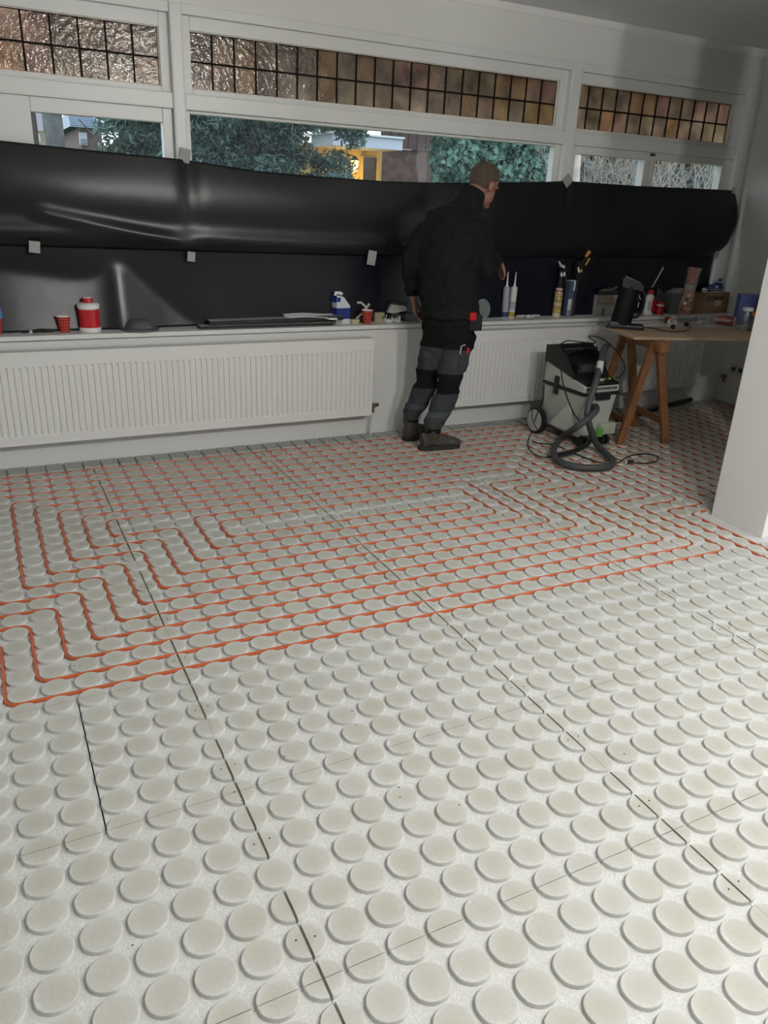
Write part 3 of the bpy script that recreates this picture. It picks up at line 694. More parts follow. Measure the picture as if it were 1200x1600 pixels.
# board in table frame: x along length, y towards the windows
MB().box((-.035, 0, .722), (1.62, .47, .740), mat('plywood_top', (.50, .36, .24), .6, nz=.10, nscale=9), .002).obj('board', tb)
def trestle(x0):
    ft = [(-.15, .03), (.20, .03), (-.15, .43), (.20, .43)]
    MB().box((x0-.020, -.08, .652), (x0+.045, .50, .722), WOOD, .004).obj('beam', tb)
    for k, (fx, fy) in enumerate(ft):
        s_ = -1 if fx < 0 else 1; top = V(x0+.012+s_*.022, fy, .70); bot = V(x0+fx, fy+(-.02 if fy < .2 else .02), 0)
        b = MB(); dx = .026; dy = .017
        b.add([(bot.x-dx, bot.y-dy, 0), (bot.x+dx, bot.y-dy, 0), (bot.x+dx, bot.y+dy, 0), (bot.x-dx, bot.y+dy, 0), (top.x-dx, top.y-dy, top.z), (top.x+dx, top.y-dy, top.z), (top.x+dx, top.y+dy, top.z), (top.x-dx, top.y+dy, top.z)],
              [(3,2,1,0),(4,5,6,7),(0,1,5,4),(1,2,6,5),(2,3,7,6),(3,0,4,7)], WOOD); b.obj('leg', tb)
    for s_ in (-1, 1):
        x = x0+.012+(-.125 if s_ < 0 else .145)
        MB().box((x-.010, .02, .135), (x+.010, .45, .175), WOOD).obj('rail', tb)
trestle(.14); trestle(1.36)
# ---------------------------------------------------------------- dust extractor
vx = thing('dust_extractor', 'grey and black workshop dust extractor with a coiled hose, in front of the radiator', 'vacuum', (3.02, 2.83, 0)); EX = []
VG = mat('extractor_grey', (.46, .47, .43), .5, nz=.06, nscale=6); W_, D_ = .30, .40
b = MB()
def hexa(b, x0, x1, y0, y1, z0, X0, X1, Y0, Y1, z1, m):
    b.add([(x0,y0,z0),(x1,y0,z0),(x1,y1,z0),(x0,y1,z0),(X0,Y0,z1),(X1,Y0,z1),(X1,Y1,z1),(X0,Y1,z1)], [(3,2,1,0),(4,5,6,7),(0,1,5,4),(1,2,6,5),(2,3,7,6),(3,0,4,7)], m)
hexa(b, .03, W_-.03, .03, D_, .06, 0, W_, 0, D_, .345, VG); o = b.obj('tank', vx)
md = o.modifiers.new('b', 'BEVEL'); md.width = .014; md.segments = 3
b = MB(); b.prism([(.02, .09), (.30, .09), (.12, .27)], 'x', -.003, .004, mat('tank_crease', (.54, .55, .51), .5)); b.obj('side_crease', vx)
b = MB().box((-.006, -.008, .343), (W_+.006, D_+.004, .362), BLACKP, .004); b.obj('seal', vx)
b = MB().prism([(-.004, .362), (D_, .362), (D_, .50), (.27, .50), (.10, .425), (-.004, .405)], 'x', 0, W_, VG); o = b.obj('motor_head', vx)
md = o.modifiers.new('b', 'BEVEL'); md.width = .008; md.segments = 2
b = MB()
for k in range(22): b.box((.02+.012*k, -.007, .378), (.026+.012*k, -.002, .396), BLACKP)
b.obj('vent', vx)
b = MB().prism([(-.006, .407), (.10, .427), (.15, .455), (.15, .468), (.09, .442), (-.008, .418)], 'x', .012, W_-.008, BLACKP); b.obj('control_panel', vx)
b = MB().box((.04, .12, .455), (W_-.02, .30, .53), BLACKP, .012).box((.06, .115, .47), (W_-.06, .125, .515), DGREY, .003); b.obj('latch_bay', vx)
b = MB().lathe([(.012, 0), (.011, .012), (.004, .014)], GREEN, 16, (.255, .05, .428)).lathe([(.009, 0), (.008, .008)], GREEN, 14, (.222, .055, .43)); b.obj('dial', vx, True)
MB().box((.13, .03, .427), (.19, .06, .440), LGREY, .003).obj('display', vx)
b = MB().prism([(.10, .43), (D_+.01, .50), (D_+.01, .60), (.30, .615), (.20, .555)], 'x', -.004, .014, BLACKP).prism([(.10, .43), (D_+.01, .50), (D_+.01, .60), (.30, .615), (.20, .555)], 'x', W_-.014, W_+.004, BLACKP)
b.box((0, D_-.02, .48), (W_, D_+.012, .60), BLACKP, .006); b.tube([(.005, .25, .592), (W_/2, .22, .60), (W_-.005, .25, .592)], .011, BLACKP); b.obj('hose_garage', vx)
b = MB().box((-.014, .24, .30), (0, .28, .42), BLACKP, .006); b.obj('side_clip', vx)
b = MB().box((.10, -.022, .315), (.22, -.004, .362), BLACKP, .006); b.obj('front_clip', vx)
for s_ in (-1, 1):
    x = -.035 if s_ < 0 else W_+.035
    b = MB(); pr = [(.0, -.022), (.078, -.022), (.092, -.014), (.092, .014), (.078, .022), (0, .022)]
    b.M = Matrix.Translation((x, D_-.02, .0925)) @ Matrix.Rotation(math.pi/2, 4, 'Y'); b.lathe(pr, BLACKP, 28, cap=False); w_o = b.obj('wheel', vx, True)
    b = MB(); b.M = Matrix.Translation((x+s_*.0225, D_-.02, .0925)) @ Matrix.Rotation(math.pi/2, 4, 'Y'); b.lathe([(.074, -.003), (.074, .003)], VG, 28); b.obj('wheel_disc', vx, True)
    c = MB(); cx = .06 if s_ < 0 else W_-.05
    for dx in (-.018, .018):
        c.M = Matrix.Translation((cx+dx, .02, .034)) @ Matrix.Rotation(math.pi/2, 4, 'Y'); c.lathe([(.0, -.010), (.034, -.010), (.034, .010), (0, .010)], BLACKP, 18, cap=False)
    c.M = Matrix(); c.tube([(cx, .02, .034), (cx, .03, .075)], .009, BLACKP); c.obj('castor', vx, True)
b = MB().box((.05, .03, .045), (W_-.05, D_, .075), DGREY, .005); b.obj('undercarriage', vx)
b = MB().box((W_-.12, -.02, .08), (W_+.012, .10, .155), mat('pale_green_bumper', (.40, .44, .33), .5), .012).box((W_-.15, -.024, .07), (W_-.10, -.004, .125), GREEN, .003); b.obj('bumper', vx)
for o_ in vx.children: o_.data.transform(Matrix.Diagonal((1, 1.06, 1.045, 1))); o_.data.update()
# hose: local coordinates from picture pixels at measured depth
def hz(px, py, y): return aty(px, py, y)-Vector((3.02, 2.83, 0))
def hf(px, py, z): return atz(px, py, z)-Vector((3.02, 2.83, 0))
hose = [hz(948, 541, 3.00), hz(943, 548, 2.90), hz(938, 570, 2.83), hz(930, 600, 2.76), hz(921, 628, 2.74), hz(918, 648, 2.72), hz(922, 668, 2.70), hf(931, 692, .06), hf(946, 708, .035), hf(958, 720, .028), hf(950, 729, .028), hf(920, 731, .028),
        hf(890, 727, .030), hf(869, 717, .034), hf(866, 700, .045), hf(878, 684, .07), hz(900, 668, 2.70), hz(918, 655, 2.68), hz(931, 642, 2.70), hz(930, 635, 2.77), hz(920, 640, 2.82)]
MB().tube(catmull(hose, 7), .0215, HOSE, 12).obj('hose', vx, True)
MB().tube([hz(938.5, 566, 2.832), hz(935.5, 583, 2.80)], .0235, LGREY, 14).obj('hose_collar', vx, True)
MB().tube([hf(870, 712, .03), hf(895, 706, .03), hf(915, 697, .03), hf(922, 688, .05)], .017, BLACKP, 10).obj('hose_end', vx, True)
CAB = mat('black_cable', (.01, .01, .011), .45)
def cable(pts, parent=None, r=.0042, name='power_cable'): return MB().tube(catmull(pts, 6), r, CAB, 6).obj(name, parent, True)
cable([hz(865, 545, 3.05), hz(885, 533, 3.1), hz(905, 534, 3.1), hz(930, 536, 3.05), hz(922, 528, 3.1), hz(922, 525, 3.15), hz(940, 529, 3.1), hz(960, 545, 3.05), hz(974, 565, 3.02), hz(976, 578, 3.0), hz(968, 589, 2.98), hz(961, 590, 2.95)], vx)
cable([hz(905, 545, 2.95), hz(884, 556, 2.88), hz(877, 580, 2.80), hz(884, 615, 2.78), hz(896, 645, 2.78), hz(907, 660, 2.78)], vx)
cable([hz(850, 602, 2.99), hz(848, 625, 3.0), hz(838, 650, 3.08), hf(833, 668, .01), hf(825, 690, .006), hf(828, 703, .006), hf(842, 713, .006), hf(860, 714, .006), hf(890, 708, .006), hf(915, 715, .006), hf(935, 722, .006), hf(962, 724, .006), hf(978, 715, .006), hf(995, 710, .006), hf(1015, 709.5, .006), hf(1028, 714, .006), hf(1024, 721, .006), hf(1005, 724, .006), hf(980, 722, .008)], vx)
cable([hf(832, 690, .006), hf(846, 693, .006), hf(862, 694, .006), hf(880, 700, .006)], vx)
cable([hz(848, 628, 3.20), hz(834, 628, 3.22), hz(832, 655, 3.2), hz(840, 672, 3.1)], vx, .003)
MB().tube([hf(979, 722, .012), hf(989, 721, .012)], [.014, .011], BLACKP, 12).tube([hf(976, 722, .012), hf(979, 722, .012)], [.012, .012], LGREY, 12).obj('plug', vx, True)
# black suction wand on the floor
wd = thing('suction_wand', 'long black suction wand with a green ring, lying on the floor under the table', 'tube', (3.80, 3.285, .02), math.atan2(.304, 1.098))
MB().tube([(0, 0, 0), (.16, 0, 0), (.17, 0, 0), (1.12, 0, 0)], [.022, .022, .019, .019], BLACKP, 14).obj('tube', wd, True)
MB().tube([(.135, 0, 0), (.20, 0, 0)], .0235, GREEN, 14).obj('green_ring', wd, True)
MB().tube([(1.12, 0, 0), (1.16, 0, 0)], .021, DGREY, 14).obj('end_collar', wd, True)
# double socket on the right wall
so = thing('wall_socket', 'white double wall socket low on the right wall', 'socket', (XR, 3.45, .29))
MB().box((-.012, -.078, -.040), (0, .078, .040), LGREY, .004).obj('cover_plate', so)
for s_ in (-1, 1):
    b = MB(); b.M = Matrix.Translation((-.0135, s_*.036, 0)) @ Matrix.Rotation(math.pi/2, 4, 'Y'); b.lathe([(.021, -.0), (.021, .002)], DGREY, 20); b.obj('socket_face', so, True)
# ---------------------------------------------------------------- things on the sill
ZS = .7385
def P(px, py, z=ZS): return atz(px, py, z)
def cup(loc, label, h=.088, rot=None, group=None, m=TARTAN):
    c = thing('paper_cup', label, 'cup', loc, group=group, rot=rot)
    MB().lathe([(.0, .003), (.026, 0), (.0375, h), (.0355, h), (.0250, .004), (0, .004)], m, 28, cap=False).obj('cup_wall', c, True)
    MB().lathe([(.0372, h-.003), (.0398, h-.0015), (.0398, h+.001), (.037, h+.002), (.0350, h)], WPLA, 28, cap=False).obj('rolled_rim', c, True)
    MB().lathe([(0, .0045), (.0246, .0045), (.0350, h-.002), (.0346, h-.002), (.0240, .006), (0, .006)], WPLA, 28, cap=False).obj('cup_lining', c, True)
    return c
c = P(103, 521.5); cup((c.x, 3.70, ZS), 'red tartan paper cup standing on the sill beside the red and white canister')
cup((P(0, 526).x-.015, 3.69, ZS), 'red tartan paper cup at the left edge of the picture, under a blue rag')
b = MB(); c = V(P(4, 526).x-.005, 3.69, ZS)
b.add([tuple(c+V(*v)) for v in ((-.05, -.02, .088), (.015, -.03, .087), (.02, .01, .09), (.012, .0, .160), (-.05, .03, .11), (.0, -.01, .125), (-.05, .0, .088))], [(0, 1, 5), (1, 2, 5), (2, 3, 5), (3, 4, 5), (4, 0, 5), (0, 6, 4)], mat('blue_cloth', (.10, .20, .42), .8))
o = b.obj('rag'); md = o.modifiers.new('s', 'SOLIDIFY'); md.thickness = .004; tag(o, 'blue pointed rag lying on the leftmost paper cup', 'rag')
# canister
c = P(144, 520.5); k = thing('canister', 'round red and white plastic canister with red screw cap on the sill', 'bottle', (c.x, 3.70, ZS))
MB().lathe([(.0, 0), (.056, 0), (.059, .004), (.059, .020), (.056, .024), (.056, .128), (.060, .132), (.060, .150), (.050, .158), (.028, .160)], WPLA, 32, cap=False).obj('bottle_body', k, True)
MB().lathe([(.0572, .026), (.0572, .126)], RED, 32, cap=False).obj('label_wrap', k, True)
MB().lathe([(.0, .160), (.030, .160), (.027, .186), (.0, .188)], RED, 24, cap=False).lathe([(.027, .1865), (.024, .190), (0, .191)], WPLA, 24, cap=False).obj('screw_cap', k, True)
# craft knife / small trowel
c = P(65, 521); k = thing('putty_knife', 'small putty knife with black handle lying on the left of the sill', 'tool', (c.x, 3.70, ZS), .03)
MB().box((-.10, -.014, .001), (-.055, .012, .003), CHROME).box((-.06, -.010, .001), (-.045, .010, .014), LGREY, .002).obj('blade', k)
MB().tube([(-.045, 0, .009), (-.01, 0, .012), (.07, 0, .010)], [(.010, .008), (.013, .010), (.011, .008)], BLACKP, 10).obj('handle', k, True)
# dome of grey mesh
c = P(222, 518); k = MB().lathe([(.110, 0), (.108, .010), (.084, .018), (.072, .040), (.045, .058), (.0, .066)], mat('grey_mesh', (.085, .087, .09), .7, nz=.2, nscale=200), 32)
o = k.obj('dome_lid', smooth=True); o.location = (c.x, 3.70, ZS); tag(o, 'low grey dome-shaped lid lying on the sill left of the dark boards', 'lid')
# two dark boards, paper on top
BOARD_LIT = mat('board_top_lit', (.24, .25, .24), .4)  # light on the dark boards' tops, put in as a paler grey layer
o = MB().box((0, 0, 0), (.87, .07, .018), BLACKP, .001).box((.0, .002, .018), (.87, .068, .0195), BOARD_LIT).obj('board'); o.location = (.70, 3.645, ZS); tag(o, 'lower of two dark flat boards stacked on the sill', 'board')
o = MB().box((0, 0, 0), (.88, .075, .024), BLACKP, .001).box((.0, .002, .024), (.88, .073, .0255), BOARD_LIT).obj('board'); o.location = (.765, 3.655, ZS+.0205); o.rotation_euler = (0, math.radians(-.6), math.radians(1.0)); tag(o, 'upper of two dark flat boards stacked on the sill, under white paper', 'board')
vs = []; fs = []
for i in range(13):
    for jn in range(5): u, v_ = i/12, jn/4; vs.append((.34*u, .12*v_-.02*u, .050+.005*math.sin(5*u)+.022*v_*v_-(.010 if v_ < .1 and u > .8 else 0)))
for i in range(12):
    for jn in range(4): fs.append((i*5+jn, (i+1)*5+jn, (i+1)*5+jn+1, i*5+jn+1))
o = MB().add(vs, fs, mat('white_paper', (.72, .73, .76), .7)).obj('paper_sheet', smooth=True); o.location = (1.26, 3.665, ZS); tag(o, 'white sheet of paper lying across the upper dark board', 'paper')
md = o.modifiers.new('s', 'SOLIDIFY'); md.thickness = .001
# carton
c = P(536, 506); k = thing('carton', 'white and blue drinks-type carton with sloping top on the sill', 'carton', (c.x, 3.73, ZS), math.radians(6))
BLUEC = mat('carton_blue', (.012, .03, .20), .5); WC = mat('carton_white', (.66, .68, .70), .5)
b = MB(); b.box((-.050, -.035, 0), (.050, .035, .045), WC).box((-.0505, -.0355, .024), (.0505, .0355, .100), BLUEC, 0)
b.prism([(-.050, .078), (.050, .078), (.050, .112), (.0, .170), (-.022, .178), (-.050, .178)], 'y', -.035, .035, WC); b.obj('carton_body', k)
MB().box((-.0505, -.0365, .140), (-.024, -.0352, .168), BLUEC).box((-.0515, -.03, .135), (-.0502, .03, .178), BLUEC).obj('blue_panel', k)
MB().box((-.045, -.037, .004), (-.010, -.0352, .020), mat('label_print', (.3, .3, .3), .6)).box((.0, -.037, .022), (.046, -.0352, .030), WC).obj('printed_label', k)
MB().tube([(-.045, 0, .178), (-.043, 0, .194), (-.010, 0, .192), (.005, 0, .184)], .011, WPLA, 10).obj('trigger_spout', k, True)
c = P(557, 506); k = thing('round_tin', 'small flat cream tin beside the blue and white carton', 'tin', (c.x+.005, 3.715, ZS))
MB().lathe([(.0, 0), (.034, 0), (.034, .018)], mat('cream_tin', (.55, .48, .27), .4), 28, cap=False).obj('tin_body', k, True)
MB().lathe([(.0355, .014), (.0355, .022), (.033, .0235), (0, .0235)], mat('cream_lid', (.62, .55, .34), .4), 28, cap=False).obj('tin_lid', k, True)
c = P(580, 508); cup((c.x, 3.672, ZS), 'red tartan paper cup left of the man, in front of a small beige box')
c = P(571, 503); k = thing('tape_dispenser', 'grey hand tool leaning behind the red cup', 'tool', (c.x-.01, 3.735, ZS), -.2)
MB().tube([(-.055, 0, .125), (-.03, 0, .128), (0, 0, .105), (.012, 0, .075)], .008, LGREY, 8).tube([(-.06, 0, .02), (-.02, 0, .055), (.03, 0, .12)], [(.02, .008), (.016, .008), (.018, .009)], LGREY, 10).obj('arm', k, True)
MB().box((-.05, -.012, 0), (.0, .012, .03), DGREY, .004).obj('foot', k)
c = P(598, 505); o = MB().box((-.036, -.02, 0), (.036, .02, .062), mat('beige_card', (.36, .31, .20), .7), .002).box((.020, -.0215, .022), (.028, -.0195, .040), BLACKP).obj('small_box'); o.location = (c.x, 3.735, ZS); tag(o, 'small beige box standing behind the red cup', 'box')
c = P(614, 505); k = thing('wall_switch', 'loose white switch insert lying right of the beige box', 'switch', (c.x-.01, 3.70, ZS), .4)
MB().box((-.022, -.02, 0), (.022, .02, .022), WPLA, .004).obj('insert', k); MB().tube([(-.03, .01, .01), (-.02, .01, .03), (-.01, .01, .05)], .003, WPLA, 6).obj('wire', k)
c = P(625, 505); k = thing('wall_switch', 'loose white switch frame tilted against the grey tub', 'switch', (c.x, 3.70, ZS+.002), 0, rot=(math.radians(-25), .1, -.2))
b = MB(); ring(b, -.035, .030, 0, .045, .010, .010, .010, .010, 0, .008, WPLA, .002); b.obj('frame', k); MB().box((-.022, .004, .012), (.018, .01, .034), LGREY).obj('insert', k)
c = P(640, 503); k = thing('grey_tub', 'small grey plastic tub beside the man\'s left hand', 'tub', (c.x+.03, 3.735, ZS))
MB().box((-.055, -.03, 0), (.055, .03, .052), mat('tub_grey', (.13, .13, .14), .5), .006).obj('tub_body', k); MB().box((-.06, -.034, .050), (.06, .034, .058), mat('tub_grey', (.13, .13, .14), .5), .003).obj('tub_rim', k)
c = P(617, 501); k = thing('tool_case', 'tilted black and grey open tool case on the sill left of the man', 'case', (c.x-.02, 3.735, ZS), -.1)
b = MB().prism([(-.05, 0), (.08, .02), (.08, .045), (-.01, .06), (-.045, .035)], 'y', -.02, .022, DGREY); b.obj('lower_shell', k)
b = MB().prism([(-.055, .06), (-.02, .125), (.07, .115), (.085, .075), (-.01, .055)], 'y', -.02, .022, LGREY).prism([(-.03, .115), (-.022, .137), (.088, .128), (.075, .105)], 'y', -.024, .024, DGREY); b.obj('upper_shell', k)
# sanding disc
c = aty(768, 499, 3.735); k = thing('sanding_disc', 'large translucent sanding disc with pale blue rim leaning behind the man', 'disc', (c.x-.085, 3.735, ZS+.068), 0, rot=(math.radians(80), 0, math.radians(10)))
MB().lathe([(0, 0), (.066, 0), (.066, .004), (0, .004)], mat('disc_grey', (.20, .21, .20), .5), 36, cap=False).obj('disc_face', k, True)
b = MB(); b.tube([(.067*math.cos(math.tau*i/36), .067*math.sin(math.tau*i/36), .002) for i in range(37)], .004, mat('pale_blue', (.12, .35, .55), .4), 6, cap=False); b.obj('blue_rim', k, True)
# cartridges
def cartridge(px, py, y, colr, label, band, tilt=0.):
    c = aty(px, py, y); k = thing('sealant_cartridge', label, 'cartridge', (c.x, y, ZS), 0, 'sealant cartridges', rot=(0, tilt, 0))
    MB().lathe([(0, 0), (.0245, 0), (.0245, .215), (.020, .222), (.008, .224)], colr, 24, cap=False).obj('tube_body', k, True)
    MB().lathe([(.0248, .010), (.0248, .045)], band, 24, cap=False).lathe([(.0248, .06), (.0248, .12)], mat('label_print2', (.35, .37, .42), .5), 24, cap=False).obj('label_wrap', k, True)
    MB().lathe([(.012, .222), (.010, .232), (.0075, .236), (.003, .325), (0, .325)], WPLA, 14, cap=False).obj('nozzle', k, True)
cartridge(788, 497, 3.738, mat('cartridge_grey', (.33, .36, .44), .4), 'grey sealant cartridge with white nozzle, left one of the pair right of the man', mat('band_blue', (.03, .04, .14), .4), -.02)
cartridge(798, 497, 3.728, mat('cartridge_white', (.60, .62, .60), .4), 'white sealant cartridge with yellow band, right one of the pair right of the man', mat('band_yellow', (.42, .34, .03), .4), .02)
# crumpled paper
vs = []; fs = []; rnd = random.Random(11)
for i in range(9):
    for jn in range(5): vs.append((.20*i/8, .09*jn/4, .004+.018*rnd.random()*(1 if 0 < i < 8 else 0)))
for i in range(8):
    for jn in range(4): fs.append((i*5+jn, (i+1)*5+jn, (i+1)*5+jn+1, i*5+jn+1))
o = MB().add(vs, fs, MATS['white_paper']).obj('crumpled_paper'); o.location = (P(822, 500).x, 3.67, ZS); tag(o, 'crumpled white paper lying between the cartridges and the foam can', 'paper')
o.modifiers.new('s', 'SOLIDIFY').thickness = .0008
# foam can with gun
c = aty(869, 491, 3.73); k = thing('foam_can', 'yellow and red labelled foam can on the sill under a black foam gun', 'can', (c.x-.0, 3.73, ZS))
def can_mat():
    m = bpy.data.materials.new('can_print'); t = nodes(m); b = t.nodes['Principled BSDF']; b.inputs['Roughness'].default_value = .35
    c = t.nodes.new('ShaderNodeTexCoord'); s = t.nodes.new('ShaderNodeSeparateXYZ'); t.links.new(c.outputs['Object'], s.inputs[0])
    r = t.nodes.new('ShaderNodeValToRGB'); r.color_ramp.interpolation = 'CONSTANT'; e = r.color_ramp.elements; z = mathn(t, 'MULTIPLY', s.outputs['Z'], 4.3)
    Yc = (.45, .30, .04); Wc = (.6, .58, .48); Kc = (.05, .04, .02); Rc = (.40, .015, .03)
    st = [(0, Wc), (.12, Yc), (.27, Kc), (.285, Yc), (.36, Kc), (.375, Wc), (.44, Yc), (.50, Kc), (.52, Yc), (.62, Kc), (.64, Yc), (.72, Kc), (.745, Wc), (.78, Rc), (.86, Wc)]
    while len(e) < len(st): e.new(.5)
    for qe, (p, cc) in zip(e, st): qe.position = p; qe.color = (*cc, 1)
    n = noisen(t, c.outputs['Object'], 90, 2)
    t.links.new(z, r.inputs[0]); t.links.new(mixn(t, ramp(t, n, [(.52, (0, 0, 0)), (.58, (.6, .6, .6))]), r.outputs[0], Wc), b.inputs['Base Color']); return m
MB().lathe([(0, 0), (.029, 0), (.031, .004), (.031, .195), (.028, .203), (.020, .212), (.012, .214)], can_mat(), 28, cap=False).obj('can_body', k, True)
MB().lathe([(.0, .212), (.022, .212), (.022, .232), (.012, .236), (.0, .236)], BLACKP, 20, cap=False).obj('valve_cap', k, True)
g = thing('foam_gun', 'black foam gun with white trigger screwed upright on the yellow foam can', 'tool', (c.x-.0, 3.73, ZS+.236))
MB().tube([(0, 0, 0), (0, 0, .10)], .020, BLACKP, 12).tube([(-.03, 0, .13), (.05, 0, .10)], .014, BLACKP, 10).tube([(.03, 0, .10), (.05, 0, .0)], [.012, .014], BLACKP, 8).obj('gun_body', g, True)
MB().tube([(-.045, -.01, .165), (-.02, -.012, .135), (.010, -.012, .125)], [.006, .010, .012], LGREY, 8).tube([(-.018, -.02, .085), (-.008, -.02, .06)], .008, WPLA, 8).tube([(.012, -.02, .088), (.012, -.02, .062)], .008, WPLA, 8).obj('trigger', g, True)
# tall blue/white cartridge box and caulk gun
c = aty(888, 490, 3.735); k = thing('cartridge_box', 'tall narrow blue, grey and white cartridge pack right of the foam can', 'box', (c.x-.015, 3.735, ZS), .05)
MB().box((-.024, -.024, 0), (.026, .024, .262), mat('pack_blue', (.07, .10, .17), .5), .003).obj('pack', k)
MB().box((-.0245, -.0256, .05), (.010, -.0238, .13), WC).obj('printed_label', k)
MB().box((-.0245, -.0256, .006), (.010, -.0238, .046), mat('pack_grey', (.3, .33, .38), .5)).obj('printed_label', k)
MB().box((.012, -.0256, .19), (.0262, -.0238, .262), WC).box((-.0242, -.0242, .262), (.0262, .0242, .266), WC)\
   .obj('pack_top', k)
for z0_, z1_ in ((.062, .09), (.012, .034)): MB().box((-.006, -.0262, z0_), (-.001, -.0252, z1_), BLACKP).obj('print_mark', k)
k = thing('caulking_gun', 'black caulking gun with orange grips leaning upright against the sheeting', 'tool', (c.x+.062, 3.735, ZS), .0)
MB().tube([(-.02, 0, 0), (-.02, 0, .34)], .017, BLACKP, 12).box((-.045, -.02, .26), (.01, .02, .40), BLACKP, .008).tube([(-.03, 0, .36), (.075, 0, .47)], .012, BLACKP, 10).obj('frame', k, True)
OR = mat('orange_grip', (.55, .26, .05), .5)
MB().tube([(.022, -.012, .435), (.052, -.012, .475)], [.010, .014], OR, 10).tube([(.03, -.012, .375), (.062, -.012, .425)], [.006, .008], OR, 8).obj('grip', k, True)
MB().ball((-.012, -.022, .335), .012, OR).obj('knob', k, True)
MB().tube([(-.045, -.022, .36), (-.03, -.022, .325)], .007, WPLA, 8).obj('release_lever', k, True)
# open white box with bag
c = P(915, 490); k = thing('open_box', 'open white cardboard box with drooping flap and dark bag inside, on the sill', 'box', (c.x, 3.70, ZS), -.06)
WB = mat('white_card', (.40, .39, .36), .7)
ib = .004; Wd, Dp, Hh = .225, .08, .155
b = MB().box((0, 0, 0), (Wd, Dp, ib), WB).box((0, 0, 0), (Wd, ib, Hh), WB).box((0, Dp-ib, 0), (Wd, Dp, Hh), WB).box((0, 0, 0), (ib, Dp, Hh), WB).box((Wd-ib, 0, 0), (Wd, Dp, Hh), WB); b.obj('carton_walls', k)
FL = mat('flap_card', (.27, .225, .175), .8)
b = MB().add([(-.002, -.001, Hh), (.135, -.001, Hh), (.118, -.045, Hh-.055), (-.03, -.045, Hh-.050)], [(0, 1, 2, 3)], FL); o = b.obj('flap', k); o.modifiers.new('s', 'SOLIDIFY').thickness = .003
MB().box((.048, -.0012, .0), (.056, 0, .055), BLACKP).box((.064, -.0012, .0), (.072, 0, .055), mat('brown_print', (.09, .05, .04), .6)).obj('print_mark', k)
DG = mat('dark_green_bag', (.010, .030, .022), .35, bump=.5, bscale=30)
b = MB(); rnd = random.Random(5); b.ball((.11, .04, .15), (.105, .033, .055), DG, 14, 8); b.v = [(x+rnd.uniform(-.008, .008), y, z+rnd.uniform(-.008, .012)) for x, y, z in b.v]; bag = free(b.obj('bag', k), 'dark green plastic bag stuffed in the open white box', 'bag')
b = MB().add([(.10, .01, .195), (.17, .012, .225), (.19, .03, .215), (.12, .03, .175), (.04, .012, .20), (.03, .02, .19)], [(0, 1, 2, 3), (0, 4, 5, 3)], FL); o = free(b.obj('paper_strip', k), 'bent strip of brown card on top of the dark green bag', 'card'); o.modifiers.new('s', 'SOLIDIFY').thickness = .003
# ---------------------------------------------------------------- things on the table and the right of the sill
ZB = .7405
def T(px, py): return atz(px, py, ZB)
VIEW = -.66   # things on the table are turned a little towards the room
c = T(976, 513); k = thing('coffee_maker', 'black upright coffee jug with handle on its flat base, left end of the table', 'coffee maker', (c.x, c.y, ZB), VIEW)
MB().box((-.105, -.055, 0), (.125, .075, .030), BLACKP, .010).box((-.11, -.06, .012), (-.03, .0, .048), DGREY, .010).obj('base_plate', k)
b = MB(); b.tube([(-.035, 0, .030), (-.03, 0, .06), (-.012, 0, .20), (.0, 0, .29)], [(.068, .062), (.072, .064), (.070, .060), (.066, .056)], mat('matt_black', (.007, .007, .007), .5, spec=.2), 20, ref=(0, 1, 0)); b.obj('jug_body', k, True)
b = MB().prism([(-.062, .285), (.072, .262), (.080, .292), (.060, .310), (-.050, .350), (-.066, .335)], 'y', -.055, .055, BLACKP); b.obj('lid', k)
MB().prism([(-.048, .349), (.060, .309), (.062, .3125), (-.046, .3535)], 'y', -.03, .03, mat('lid_trim', (.22, .22, .22), .3)).obj('lid_trim', k)
MB().tube(catmull([(.055, 0, .262), (.088, 0, .255), (.100, 0, .20), (.095, 0, .13), (.072, 0, .085), (.040, 0, .080)], 5), [(.013, .010)]*26, BLACKP, 10).obj('handle', k, True)
MB().tube([(.062, -.012, .240), (.060, -.013, .225), (.074, -.013, .205)], .004, CHROME, 8).tube([(.066, -.012, .185), (.064, -.012, .15)], .004, CHROME, 8).obj('handle_trim', k, True)
MB().tube(catmull([(-.10, -.02, .03), (-.125, -.03, .012), (-.13, -.04, .004), (-.10, -.05, .004)], 5), .004, CAB, 6).obj('short_cable', k, True)
# cord with two plugs
pc = thing('power_cord', 'thin black cord looping over the table in front of the lying cup', 'cord', (0, 0, 0))
MB().tube(catmull([T(1008, 513)+V(0, 0, .006), T(1022, 514)+V(0, 0, .004), T(1040, 518)+V(0, 0, .004), T(1060, 519)+V(0, 0, .004), T(1074, 516)+V(0, 0, .004), T(1078, 511)+V(0, 0, .004), T(1073, 508)+V(0, 0, .012)], 6), .0035, CAB, 6).obj('cord', pc, True)
for (px, py, h_) in ((1051, 514.5, .018), (1072, 510.5, .018)):
    p = T(px, py); MB().tube([p+V(-.008, .012, h_+.006), p+V(.0, 0, h_), p+V(.006, -.012, h_-.004)], [.012, .017, .015], BLACKP, 12).obj('plug', pc, True)
# lying cup
p = T(1044, 509); d_ = V(.35, .75, .0).normalized()
def lying(p, ang, label, mm=TARTAN): return cup((p.x, p.y, ZB+.038), label, rot=(math.radians(-84), 0, ang), m=mm)
cup((p.x+.028, p.y+.045, ZB+.034), 'red tartan paper cup lying on its side behind the two black plugs', rot=(math.radians(96), 0, math.radians(-20)))
